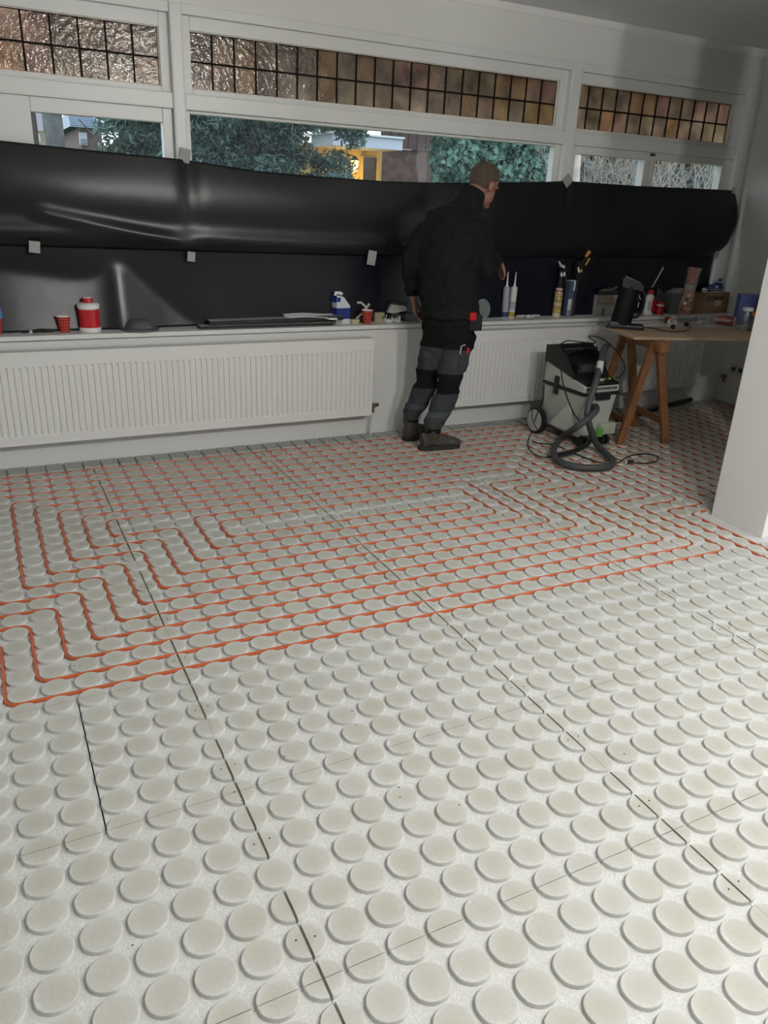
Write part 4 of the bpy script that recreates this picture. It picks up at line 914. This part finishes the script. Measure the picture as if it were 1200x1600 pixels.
# tall clear sleeve with cups and a picture label
p = T(1063, 505); k = thing('cup_sleeve', 'tall clear plastic sleeve of red tartan cups standing on the table', 'packaging', (p.x, p.y, ZB), VIEW, rot=(0, math.radians(4), VIEW))
b = MB().add([(-.042, -.036, 0), (.042, -.036, 0), (.042, .036, 0), (-.042, .036, 0), (-.040, -.034, .36), (.040, -.034, .36), (.040, .034, .36), (-.040, .034, .36), (-.058, -.03, .405), (.050, -.04, .41), (.048, .03, .40), (-.045, .035, .395)],
             [(0,1,5,4),(1,2,6,5),(2,3,7,6),(3,0,4,7),(4,5,9,8),(5,6,10,9),(6,7,11,10),(7,4,8,11)], FILM); b.obj('film', k)
for q_ in range(5): free(MB().lathe([(0, 0), (.028, 0), (.0345, .062), (.036, .062), (.036, .066), (0, .066)], TARTAN, 22, (0, 0, .29+.012*q_), cap=False).obj('paper_cup', k, True), 'red tartan paper cup nested in the top of the tall clear sleeve', 'cup', 'cups in the tall sleeve')
MB().lathe([(0, 0), (.026, 0), (.035, .09), (0, .09)], mat('pale_liner', (.42, .38, .35), .5), 22, (0, 0, .19), cap=False).obj('liner', k, True)
def label_mat():
    m = bpy.data.materials.new('coffee_print'); t = nodes(m); b = t.nodes['Principled BSDF']; b.inputs['Roughness'].default_value = .4
    c = t.nodes.new('ShaderNodeTexCoord'); n = noisen(t, c.outputs['Object'], 30, 2)
    t.links.new(ramp(t, n, [(.35, (.06, .02, .01)), (.5, (.28, .09, .03)), (.62, (.40, .28, .18))]), b.inputs['Base Color']); return m
MB().box((-.034, -.0375, .075), (.036, -.0362, .190), label_mat()).obj('picture_label', k)
MB().box((-.030, -.038, .195), (.034, -.0365, .245), mat('pink_print', (.38, .20, .15), .5)).obj('picture_label', k)
MB().box((-.008, -.0388, .200), (.018, -.038, .222), mat('cream_print', (.55, .48, .38), .5)).obj('print_mark', k)
b = MB(); b.M = Matrix.Translation((-.012, -.0382, .150)) @ Matrix.Rotation(math.pi/2, 4, 'X'); b.lathe([(0, 0), (.013, 0), (.013, .001), (0, .001)], WPLA, 18, cap=False); b.obj('print_mark', k)
# crumpled clear bag and second sleeve lying
b = MB().ball((0, 0, .035), (.085, .05, .040), FILM, 22, 12); rnd = random.Random(9)
b.v = [(x+rnd.uniform(-.012, .012), y+rnd.uniform(-.01, .01), max(.001, z+rnd.uniform(-.014, .012))) for x, y, z in b.v]
p = T(1100, 506); o = b.obj('plastic_bag'); o.location = (p.x, p.y, ZB); tag(o, 'crumpled empty clear plastic bag on the table', 'bag')
p = T(1130, 510); k = thing('cup_sleeve', 'clear sleeve of red tartan cups lying on the table, white end to the right', 'packaging', (p.x, p.y, ZB+.042), VIEW-.15)
for q_ in range(6): 
    b = MB(); b.M = Matrix.Translation((-.055+.012*q_, 0, 0)) @ Matrix.Rotation(math.pi/2, 4, 'Y'); b.lathe([(0, 0), (.030, 0), (.0345, .055), (.0365, .056), (.0365, .060), (0, .060)], TARTAN if q_ < 5 else TARTAN, 22, cap=False); free(b.obj('paper_cup', k, True), 'red tartan paper cup nested in the clear sleeve lying on the table', 'cup', 'cups in the lying sleeve')
b = MB(); b.M = Matrix.Translation((.066, 0, 0)) @ Matrix.Rotation(math.pi/2, 4, 'Y'); b.lathe([(0, 0), (.036, 0), (.037, .004), (.0, .005)], WPLA, 22, cap=False); b.obj('cup_bottom', k, True)
MB().tube([(-.10, 0, .0), (-.06, 0, 0), (.06, 0, 0), (.085, 0, 0), (.09, 0, 0)], [.025, .039, .040, .040, .034], FILM, 14).obj('film', k, True)
# blue carton, red carton, jars
p = T(1161, 507); o = MB().box((-.075, -.03, 0), (.055, .03, .225), mat('lilac_blue_card', (.10, .13, .33), .6), .002).obj('blue_box'); o.location = (p.x, p.y, ZB); o.rotation_euler = (0, 0, VIEW+.2); tag(o, 'tall plain lilac-blue box standing behind the jars', 'box')
p = T(1181, 509); k = thing('red_box', 'dark red box with round grey emblem, beside the lilac-blue box at the wall end', 'box', (p.x+.05, p.y, ZB), VIEW+.2)
MB().box((-.055, -.03, 0), (.085, .03, .225), mat('dark_red_card', (.20, .012, .015), .55), .002).obj('carton', k)
b = MB(); b.M = Matrix.Translation((.005, -.0312, .115)) @ Matrix.Rotation(math.pi/2, 4, 'X'); b.lathe([(.040, 0), (.040, .001), (.034, .001), (.034, 0)], LGREY, 28, cap=False).lathe([(0, 0), (.03, 0), (.03, .0008), (0, .0008)], mat('emblem_dark', (.06, .06, .05), .5), 24, cap=False); b.obj('emblem', k)
def jar(px, py, label, lid, fill, fillh, r, h):
    p = T(px, py); k = thing('jar', label, 'jar', (p.x, p.y, ZB))
    MB().lathe([(0, 0), (r*.94, 0), (r, .006), (r, h-.02), (r*.86, h-.006), (r*.86, h)], FILM, 26, cap=False).obj('glass', k, True)
    MB().lathe([(0, .004), (r*.9, .004), (r*.93, .01), (r*.93, fillh), (0, fillh)], fill, 24, cap=False).obj('contents', k, True)
    MB().lathe([(0, h), (r*.92, h), (r*.95, h+.003), (r*.95, h+.020), (r*.9, h+.024), (0, h+.024)], lid, 28, cap=False).obj('lid', k, True)
jar(1162, 515.5, 'clear glass jar with white lid on the table', WPLA, mat('pale_powder', (.35, .32, .30), .8), .02, .040, .135)
jar(1179, 518.5, 'glass jar of dark contents with orange lid, right of the white-lidded jar', mat('orange_lid', (.45, .15, .03), .4), mat('dark_contents', (.035, .025, .05), .5), .090, .048, .112)
# right part of the sill
def bottle(px, y, s, label, cap_c, body_c):
    x = aty(px, 487, y).x; k = thing('detergent_bottle', label, 'bottle', (x, y, ZS))
    MB().tube([(0, 0, 0), (0, 0, .11*s), (0, 0, .135*s), (0, 0, .15*s)], [(.042*s, .028*s), (.042*s, .028*s), (.036*s, .024*s), (.018*s, .018*s)], body_c, 18, ref=(0, 1, 0)).obj('bottle_body', k, True)
    MB().lathe([(0, .15*s), (.026*s, .15*s), (.024*s, .180*s), (0, .182*s)], cap_c, 18, cap=False).obj('cap', k, True)
    MB().box((.004*s, -.0300*s, .02*s), (.038*s, -.0270*s, .12*s), RED).obj('label_print', k)
    MB().box((-.036*s, -.0300*s, .03*s), (-.006*s, -.0270*s, .10*s), LGREY).obj('label_print', k)
bottle(1012, 3.715, 1.05, 'white detergent bottle with red cap behind the coffee jug', RED, WPLA)
x = aty(1030, 487, 3.69).x; k = thing('canister', 'small red and white screw-top canister right of the white bottle', 'bottle', (x, 3.69, ZS))
MB().lathe([(0, 0), (.034, 0), (.034, .060), (.030, .068), (.026, .07)], RED, 24, cap=False).obj('bottle_body', k, True)
MB().lathe([(0, .068), (.034, .068), (.034, .080), (0, .080)], WPLA, 24, cap=False).lathe([(0, .08), (.028, .08), (.027, .100), (0, .101)], RED, 24, cap=False).obj('screw_cap', k, True)
x = aty(1036, 480, 3.745).x; o = MB().prism([(-.10, 0), (.13, 0), (.10, .03), (.05, .085), (-.06, .19), (-.10, .20)], 'y', -.004, .006, mat('grey_bag', (.07, .08, .085), .35, bump=.5, bscale=20)).obj('folded_bag'); o.location = (x, 3.742, ZS)
tag(o, 'grey triangular folded plastic bag behind the red and white bottles', 'bag')
o = MB().tube([(0, 0, 0), (.055, .0, .10), (.085, 0, .155)], [.004, .005, .006], LGREY, 8).obj('thin_stick', smooth=True); a_ = aty(1019, 449, 3.735); o.location = a_; tag(o, 'thin pale stick poking up behind the coffee jug', 'stick')
x = aty(1055, 489, 3.70).x; k = thing('grey_bin', 'grey plastic bin with a white lettered label, left of the brown cardboard box', 'bin', (x, 3.715, ZS), -.08)
hexa(b := MB(), -.085, .06, -.035, .035, 0, -.105, .075, -.045, .045, .165, mat('bin_grey', (.16, .16, .17), .5)); b.obj('bin_body', k)
MB().add([(.0, -.046, .06), (.036, -.0455, .055), (.055, -.0475, .150), (.015, -.0478, .150)], [(0, 1, 2, 3)], WC).obj('printed_label', k)
b = MB()
for q_ in range(5): b.box((.012+.005*q_, -.0490-.0003*q_, .070+.015*q_), (.034+.005*q_, -.0470, .079+.015*q_), BLACKP)
b.obj('label_print', k)
hexa(b := MB(), -.105, .02, -.03, .03, .166, -.02, .06, -.02, .03, .20, mat('silver_bag', (.35, .38, .40), .3)); b.obj('silver_lid', k)
# cardboard box with lettering
xa = aty(1087, 490, 3.655).x; xb = aty(1136, 490, 3.655).x
k = thing('cardboard_box', 'brown cardboard box lettered COMAP on the right end of the sill', 'box', (xa-.05, 3.655, ZS), math.radians(2))
Wb = xb-xa+.05; MB().box((0, 0, 0), (Wb, .09, .165), CARD, .002).obj('carton', k)
MB().box((-.001, -.001, .1652), (Wb+.001, .045, .167), CARD).box((Wb*.62, -.0012, .06), (Wb*.82, 0, .108), mat('parcel_tape', (.38, .30, .22), .3)).obj('flap', k)
fc = bpy.data.curves.new('lettering', 'FONT'); fc.body = 'COMAP'; fc.size = .060; fc.extrude = .0004; fc.align_x = 'CENTER'; fc.offset = .0018
fo = bpy.data.objects.new('tmp', fc); COL.objects.link(fo); dg = bpy.context.evaluated_depsgraph_get(); me = bpy.data.meshes.new_from_object(fo.evaluated_get(dg)); bpy.data.objects.remove(fo)
me.materials.clear(); me.materials.append(BLACKP); me.name = 'lettering'
lo = bpy.data.objects.new('lettering', me); COL.objects.link(lo); lo.parent = k; lo.location = (Wb*.60, -.0012, .105); lo.rotation_euler = (math.pi/2, 0, 0); lo.scale = (1.05, .8, 1)
# blue packages on the box
NB = mat('navy_film', (.010, .030, .16), .25, bump=.3, bscale=25)
k = thing('blue_bottle', 'dark blue bottle with black cap lying on top of the cardboard box', 'bottle', (xa+Wb*.55, 3.70, ZS+.198), .1)
MB().tube([(-.12, 0, .0), (-.10, 0, .005), (.02, 0, .012), (.06, 0, .0), (.075, 0, 0)], [(.014, .012), (.034, .030), (.036, .030), (.03, .024), (.012, .012)], NB, 16).obj('bottle_body', k, True)
MB().ball((.03, -.0, .04), (.035, .028, .022), NB).lathe([(.016, .05), (.016, .078), (0, .08)], BLACKP, 16, (.035, 0, 0), cap=False).obj('cap', k, True)
MB().lathe([(0, 0), (.05, .004), (.048, .010), (0, .012)], mat('bluish_white', (.35, .45, .6), .3), 18, (.03, 0, .045), cap=False, sx=.8).ball((-.035, -.024, .012), (.045, .012, .016), mat('bluish_white', (.35, .45, .6), .3)).obj('pale_patch', k, True)
k = thing('wire_basket', 'small grey wire tray with a white roll on the cardboard box', 'tray', (xa+Wb*.35, 3.675, ZS+.172), .0)
b = MB(); 
for z_ in (.0, .022): b.tube([(-.06, -.018, z_), (.12, -.018, z_), (.12, .02, z_), (-.06, .02, z_), (-.06, -.018, z_)], .0022, LGREY, 6)
for x_ in (-.06, -.01, .03, .08, .12): b.tube([(x_, -.018, 0), (x_, -.018, .022)], .0022, LGREY, 6)
b.obj('wires', k, True); b = MB(); b.M = Matrix.Translation((-.09, -.01, .018)) @ Matrix.Rotation(math.pi/2, 4, 'X'); b.lathe([(0, -.01), (.018, -.01), (.018, .01), (0, .01)], WPLA, 18, cap=False); b.obj('roll', k, True)
# ---------------------------------------------------------------- outdoors
GZ = -.25
tag(MB().box((-30, 4.2, GZ-.1), (45, 60, GZ), mat('lawn', (.05, .08, .03), .95, nz=.3, nscale=3)).obj('lawn'), 'green lawn outside the windows', 'lawn')['kind'] = 'stuff'
def leafmat(name, c1, c2, tr=.3):
    m = bpy.data.materials.new(name); t = nodes(m); b = t.nodes['Principled BSDF']; b.inputs['Roughness'].default_value = .55; out = t.nodes['Material Output']
    g = t.nodes.new('ShaderNodeNewGeometry'); n = noisen(t, g.outputs['Position'], 3.5, 5)
    col = ramp(t, n, [(.38, c1), (.62, c2)]); t.links.new(col, b.inputs['Base Color'])
    tl = t.nodes.new('ShaderNodeBsdfTranslucent'); t.links.new(col, tl.inputs[0]); mx = t.nodes.new('ShaderNodeMixShader'); mx.inputs[0].default_value = tr
    t.links.new(b.outputs[0], mx.inputs[1]); t.links.new(tl.outputs[0], mx.inputs[2]); t.links.new(mx.outputs[0], out.inputs[0]); return m
BARK = mat('bark', (.10, .085, .07), .9, nz=.3, nscale=12, bump=.6, bscale=20)
def foliage(cs, n, size, m, seed, aspect=.6, shell=.5):
    """leaf cards scattered through a set of ellipsoids (centre, radii)"""
    rnd = random.Random(seed); vs = []; fs = []; vol = [r[0]*r[1]*r[2] for c, r in cs]; tot = sum(vol)
    for (c, r), v_ in zip(cs, vol):
        for _ in range(max(20, int(n*v_/tot))):
            d = V(rnd.gauss(0, 1), rnd.gauss(0, 1), rnd.gauss(0, 1)).normalized(); rad = shell+(1-shell)*rnd.random()**.5
            p = V(c[0]+d.x*r[0]*rad, c[1]+d.y*r[1]*rad, c[2]+d.z*r[2]*rad)
            a = V(rnd.gauss(0, 1), rnd.gauss(0, 1), rnd.gauss(0, 1)).normalized(); b_ = a.cross(V(rnd.gauss(0, 1), rnd.gauss(0, 1), rnd.gauss(0, 1))).normalized()
            s_ = size*rnd.uniform(.6, 1.3); k0 = len(vs); vs += [p-a*s_, p+b_*s_*aspect, p+a*s_, p-b_*s_*aspect]; fs.append((k0, k0+1, k0+2, k0+3))
    b = MB(); b.v = [tuple(v) for v in vs]; b.f = fs; b.mi = [0]*len(fs); b.mats = [m]
    me = bpy.data.meshes.new('foliage'); me.from_pydata(b.v, [], b.f); me.materials.append(m); return me
def tree(name, label, x, y, cs, n, size, m, seed, trunk_r=.12, trunk_h=2., aspect=.6, group=None, shell=.5):
    k = thing(name, label, 'tree' if 'hedge' not in name and 'shrub' not in name else 'shrub', (x, y, GZ), group=group)
    me = foliage([((c[0], c[1], c[2]-GZ), r) for c, r in cs], n, size, m, seed, aspect, shell); o = bpy.data.objects.new('foliage', me); COL.objects.link(o); o.parent = k; stuff(o)
    b = MB(); b.tube([(0, 0, 0), (.03, 0, trunk_h*.5), (0, .02, trunk_h)], [trunk_r, trunk_r*.85, trunk_r*.6], BARK, 10)
    for q_ in range(5):
        a = q_*1.3; b.tube([(0, 0, trunk_h*.6), (math.cos(a)*.4*trunk_h*.5, math.sin(a)*.4*trunk_h*.5, trunk_h*1.0), (math.cos(a)*.5*trunk_h, math.sin(a)*.5*trunk_h, trunk_h*1.3)], [trunk_r*.4, trunk_r*.28, trunk_r*.1], BARK, 6)
    b.obj('trunk', k, True); return k
IVY = leafmat('ivy_leaf', (.03, .10, .07), (.24, .42, .33), .15); PINE = leafmat('pine_needles', (.03, .07, .06), (.13, .23, .19), .15)
AUT = leafmat('autumn_leaf', (.32, .17, .08), (.75, .42, .22), .5); BRN = leafmat('brown_leaf', (.10, .065, .035), (.30, .19, .09)); OLV = leafmat('olive_leaf', (.06, .08, .03), (.22, .21, .08)); GRN = leafmat('garden_leaf', (.05, .10, .055), (.17, .26, .15))
GRY = leafmat('grey_green_leaf', (.06, .09, .085), (.17, .22, .20), .2); RDB = leafmat('russet_leaf', (.16, .07, .045), (.36, .17, .11))
h0 = aty(690, 285, 9.0); h1 = aty(862, 285, 9.0); cx = (h0.x+h1.x)/2
tree('ivy_hedge', 'broad ivy-covered shrub outside, behind the man\'s head', cx, 9.4, [((.12, 0, 1.5), (.95, .6, 1.55)), ((.70, .1, 1.7), (.60, .6, 1.35)), ((-.45, 0, 2.1), (.42, .4, .75))], 17000, .060, IVY, 1, .1, 1.2, .8, None, .6)
pc_ = aty(400, 230, 10.0); cs = []
rnd = random.Random(21)
for q_ in range(100):
    cs.append(((rnd.uniform(-1.7, 1.45), rnd.uniform(-.5, .5), rnd.uniform(1.4, 3.9)), (rnd.uniform(.28, .55), .3, rnd.uniform(.14, .30))))
tree('pine_tree', 'dark blue-green pine outside the left half of the middle window', pc_.x, 10.2, cs, 80000, .06, PINE, 2, .05, 3.6, .22, None, .1)
g1 = aty(222, 230, 11.0); cs = [((rnd.uniform(-.6, .75), rnd.uniform(-.4, .4), rnd.uniform(1.2, 3.2)), (.35, .3, .28)) for _ in range(16)]
tree('leafy_tree', 'small green tree outside the left casement', g1.x+.15, 11.2, cs, 6000, .06, GRN, 3, .08, 2., .6, None, .2)
# big trunk
tx0 = aty(73, 220, 8.2).x; tx1 = aty(104, 220, 8.2).x
o = MB().tube([((tx0+tx1)/2, 8.2, GZ), ((tx0+tx1)/2-.02, 8.2, 2.2), ((tx0+tx1)/2-.10, 8.2, 5.5)], [(tx1-tx0)/2*1.1, (tx1-tx0)/2, (tx1-tx0)/2*.8], mat('rough_bark', (.13, .135, .13), .95, nz=.35, nscale=10, bump=.9, bscale=14), 20).obj('tree_trunk', smooth=True); tag(o, 'thick grey tree trunk outside the left casement', 'tree')
# treeline behind, seen through the leaded toplights
def tl(px, y, m, w_, zc, zr, seed, n, label, sz=.12):
    x = aty(px, 90, y).x; cs = [((random.uniform(-w_, w_), random.uniform(-.8, .8), zc+random.uniform(-zr, zr)), (w_*.35, .8, zr*.35)) for _ in range(12)]
    tree('autumn_tree', label, x, y, cs, n, sz, m, seed, .09, zc, .6, None, .15)
tl(35, 14, AUT, 1.3, 5.2, 1.6, 31, 1500, 'orange-leaved tree at the far left behind the leaded panes', .13)
tl(180, 15, OLV, 1.2, 4.6, 1.5, 32, 3500, 'olive-leaved tree behind the right part of the left toplight')
tl(330, 16, BRN, 1.5, 4.6, 2.2, 33, 7500, 'brown-leaved tree left of centre behind the middle toplight')
tl(450, 18, OLV, 1.5, 4.8, 2.4, 34, 5500, 'thin olive tree behind the middle toplight, above the porch')
tl(560, 19, RDB, 1.6, 5.2, 2.4, 35, 9000, 'russet tree above the dark brick house, left one')
tl(690, 18, RDB, 1.6, 4.9, 2.4, 36, 9000, 'russet tree right of centre behind the middle toplight')
tl(830, 16, OLV, 1.6, 4.2, 2.2, 37, 8000, 'olive tree behind the right end of the middle toplight')
tl(955, 15, BRN, 1.6, 3.6, 2.0, 38, 8500, 'brown tree behind the left part of the right toplight')
tl(1090, 15, BRN, 1.8, 3.6, 2.0, 39, 8500, 'brown tree behind the right part of the right toplight')
tl(1180, 13, OLV, 1.4, 3.4, 2.0, 40, 4000, 'olive tree at the far right outside')
# grey-green hedge and bare shrub in the right window
hx = aty(1010, 270, 9.5).x
tree('clipped_hedge', 'grey-green hedge outside the right window behind bare twigs', hx, 9.9, [((-1.0, 0, 1.2), (.9, .5, 1.15)), ((.1, .1, 1.2), (.9, .5, 1.2)), ((1.2, .1, 1.1), (1.0, .5, 1.2)), ((2.1, .1, 1.2), (.9, .5, 1.2))], 15000, .045, GRY, 5, .06, .9, .7, None, .5)
TW = mat('pale_twig', (.34, .29, .23), .8, nz=.2, nscale=20)
def twigs(px, y, label, seed, spread, m=TW, r0=.03, n0=7):
    rnd = random.Random(seed); x = aty(px, 280, y).x; k = thing('bare_shrub', label, 'shrub', (x, y, GZ), group=None); b = MB()
    def grow(p, d, L, r, lev):
        q1 = p+d*L*.5+V(rnd.uniform(-.04, .04), rnd.uniform(-.04, .04), 0); q2 = p+d*L+V(rnd.uniform(-.06, .06), rnd.uniform(-.06, .06), 0)
        b.tube([p, q1, q2], [r, r*.8, r*.6], m, 5)
        if lev < 4:
            for _ in range(2 if lev else 3): grow(q2, (d+V(rnd.uniform(-.75, .75), rnd.uniform(-.5, .5), rnd.uniform(-.25, .35))).normalized(), L*.72, r*.58, lev+1)
            if lev > 0: grow(q1, (d+V(rnd.uniform(-.8, .8), rnd.uniform(-.5, .5), rnd.uniform(-.2, .3))).normalized(), L*.6, r*.5, lev+2)
    for q_ in range(n0): grow(V(rnd.uniform(-.15, .15), rnd.uniform(-.1, .1), 0), V(rnd.uniform(-spread, spread), rnd.uniform(-.2, .2), 1).normalized(), 1.05, r0, 0)
    b.obj('branches', k)
twigs(1075, 7.2, 'pale bare-branched shrub outside the rightmost casement', 3, .45)
twigs(950, 7.8, 'thin bare-branched shrub outside the left casement of the right window', 8, .30, r0=.022, n0=5)
bx = aty(903, 265, 6.6).x
o = MB().tube([(bx+.02, 6.6, GZ), (bx+.01, 6.6, 1.5), (bx-.06, 6.6, 2.4), (bx-.12, 6.6, 3.2)], [.055, .045, .042, .036], mat('birch_bark', (.55, .46, .38), .8, nz=.2, nscale=10), 10).tube([(bx, 6.6, 1.6), (bx-.10, 6.6, 2.3)], [.028, .02], MATS['birch_bark'], 8).obj('birch_stem', smooth=True)
tag(o, 'pale forked birch stem outside, right of the second window post', 'tree')
# yellow porch house and dark house
def wallbox(b, pa, pb, y, z0, z1, d, m): b.box((aty(pa, 250, y).x, y, z0), (aty(pb, 250, y).x, y+d, z1), m)
YEL = mat('yellow_render', (.62, .42, .13), .8); k = thing('yellow_house', 'yellow house with white flat porch roof outside the middle window', 'house', (0, 0, 0))
b = MB(); wallbox(b, 490, 597, 14.6, GZ, aty(560, 228, 14.6).z, 3, YEL); b.obj('wall', k)
b = MB(); wallbox(b, 520, 628, 13.6, aty(600, 233, 13.6).z, aty(600, 215, 13.6).z, 1.1, mat('porch_white', (.62, .68, .76), .6)); b.obj('porch_roof', k)
b = MB(); wallbox(b, 516, 631, 13.55, aty(600, 215, 13.6).z, aty(600, 212, 13.6).z, 1.2, mat('porch_edge', (.8, .84, .88), .5)); b.obj('roof_edge', k)
b = MB(); wallbox(b, 568, 590, 14.55, GZ, aty(580, 247, 14.6).z, .1, mat('dark_pane', (.05, .035, .02), .2)); b.obj('door_window', k)
b = MB(); wallbox(b, 565, 568, 14.5, GZ, aty(580, 245, 14.6).z, .1, YEL); wallbox(b, 590, 593, 14.5, GZ, aty(580, 245, 14.6).z, .1, YEL); b.obj('door_frame', k)
p = aty(554, 258, 14.2); k = thing('lantern', 'glowing wall lantern on the yellow house', 'lamp', p)
MB().lathe([(0, -.13), (.06, -.12), (.085, .08), (0, .09)], mat('lantern_glow', (1, .7, .25), .4, emit=(1, .62, .18), estr=6.), 6, cap=False).obj('glass', k)
MB().lathe([(.10, .085), (.04, .15), (0, .17)], BLACKP, 6, cap=False).tube([(0, 0, .15), (0, .3, .2), (0, .45, .1)], .015, BLACKP, 6).obj('bracket', k)
lamp('lantern_light', p+V(0, -.02, -.25), 14, .08, (1, .66, .3))
DB = mat('dark_brick', (.12, .075, .06), .9, nz=.4, nscale=6, bump=.4); k = thing('brick_house', 'dark brown brick house with slatted boarding outside the middle window', 'house', (0, 0, 0))
zt = aty(650, 235, 15.2).z
b = MB(); wallbox(b, 598, 760, 15.2, GZ, zt, 4, DB); b.obj('wall', k)
xa_, xb_ = aty(596, 230, 15.1).x, aty(760, 230, 15.1).x; zz = aty(650, 205, 15.1).z
bd = MB().box((0, 0, 0), (.20, .05, zz-zt), mat('dark_boarding', (.085, .055, .05), .8, nz=.2, nscale=5), .006).mesh('board')
n_ = int((xb_-xa_)/.215)
for q_ in range(n_): o = bpy.data.objects.new('board', bd); COL.objects.link(o); o.parent = k; o.location = (xa_+q_*.215, 15.1, zt)
# far houses seen through the left casement
k = thing('tiled_house', 'far brick house with blue-grey hipped roof and white windows outside the left casement', 'house', (0, 0, 0)); yy = 26
def fx(px, py=220): return aty(px, py, yy).x
def fz(px, py): return aty(px, py, yy).z
zr0, zr1 = fz(145, 200), fz(145, 183); xa_, xb_, xc_, xd_ = fx(112), fx(128), fx(150), fx(178)
b = MB().add([(xa_, yy, zr0), (xd_, yy, zr0), (xd_, yy+6, zr0), (xa_, yy+6, zr0), (xb_, yy+3, zr1+.35), (xc_, yy+3, zr1+.35)], [(0, 1, 5, 4), (1, 2, 5), (2, 3, 4, 5), (3, 0, 4)], mat('slate', (.30, .36, .42), .6)); b.obj('roof', k)
bt = MB()
for r_ in range(9):
    f_ = (r_+.5)/9; z_ = zr0+(zr1+.35-zr0)*f_; bt.tube([(xa_+(xb_-xa_)*f_, yy+3*f_-.03, z_+.02), (xd_+(xc_-xd_)*f_, yy+3*f_-.03, z_+.02)], .035, mat('slate_ridge', (.22, .27, .33), .6), 5)
o = bt.obj('tile_course', k); stuff(o)
b = MB().box((xa_+.3, yy+.3, GZ), (xd_-.3, yy+5.7, zr0), mat('far_brick', (.20, .15, .14), .9, nz=.2)); b.obj('wall', k)
for (a, c_, t0, t1) in ((126, 138, 206, 226), (155, 158.5, 220, 238), (160, 163.5, 221, 238)):
    MB().box((fx(a), yy+.2, fz(a, t1)), (fx(c_), yy+.32, fz(a, t0)), mat('far_white', (.62, .68, .74), .6)).obj('window', k)
    MB().box((fx(a+1.5), yy+.15, fz(a, t1-2)), (fx(c_-1), yy+.22, fz(a, (t0+t1)/2)), mat('far_pane', (.25, .32, .4), .2)).obj('pane', k)
k = thing('cream_house', 'cream and yellow gabled house partly hidden by the thick trunk', 'house', (0, 0, 0)); yy = 22
b = MB().prism([(fx(40), GZ), (fx(74), GZ), (fx(74), fz(70, 205)), (fx(58), fz(60, 178)), (fx(40), fz(45, 200))], 'y', yy, yy+5, mat('cream_wall', (.66, .55, .36), .8)); b.obj('wall', k)
b = MB().add([(fx(48), yy-.1, fz(50, 170)), (fx(73), yy-.1, fz(70, 172)), (fx(73), yy-.1, fz(72, 205)), (fx(50), yy-.1, fz(50, 205))], [(0, 1, 2, 3)], mat('pale_lilac', (.60, .56, .62), .7)); b.obj('gable', k).modifiers.new('s', 'SOLIDIFY').thickness = .05
MB().box((fx(58), yy-.15, fz(60, 222)), (fx(63), yy-.05, fz(60, 210)), MATS['far_white']).obj('window', k)
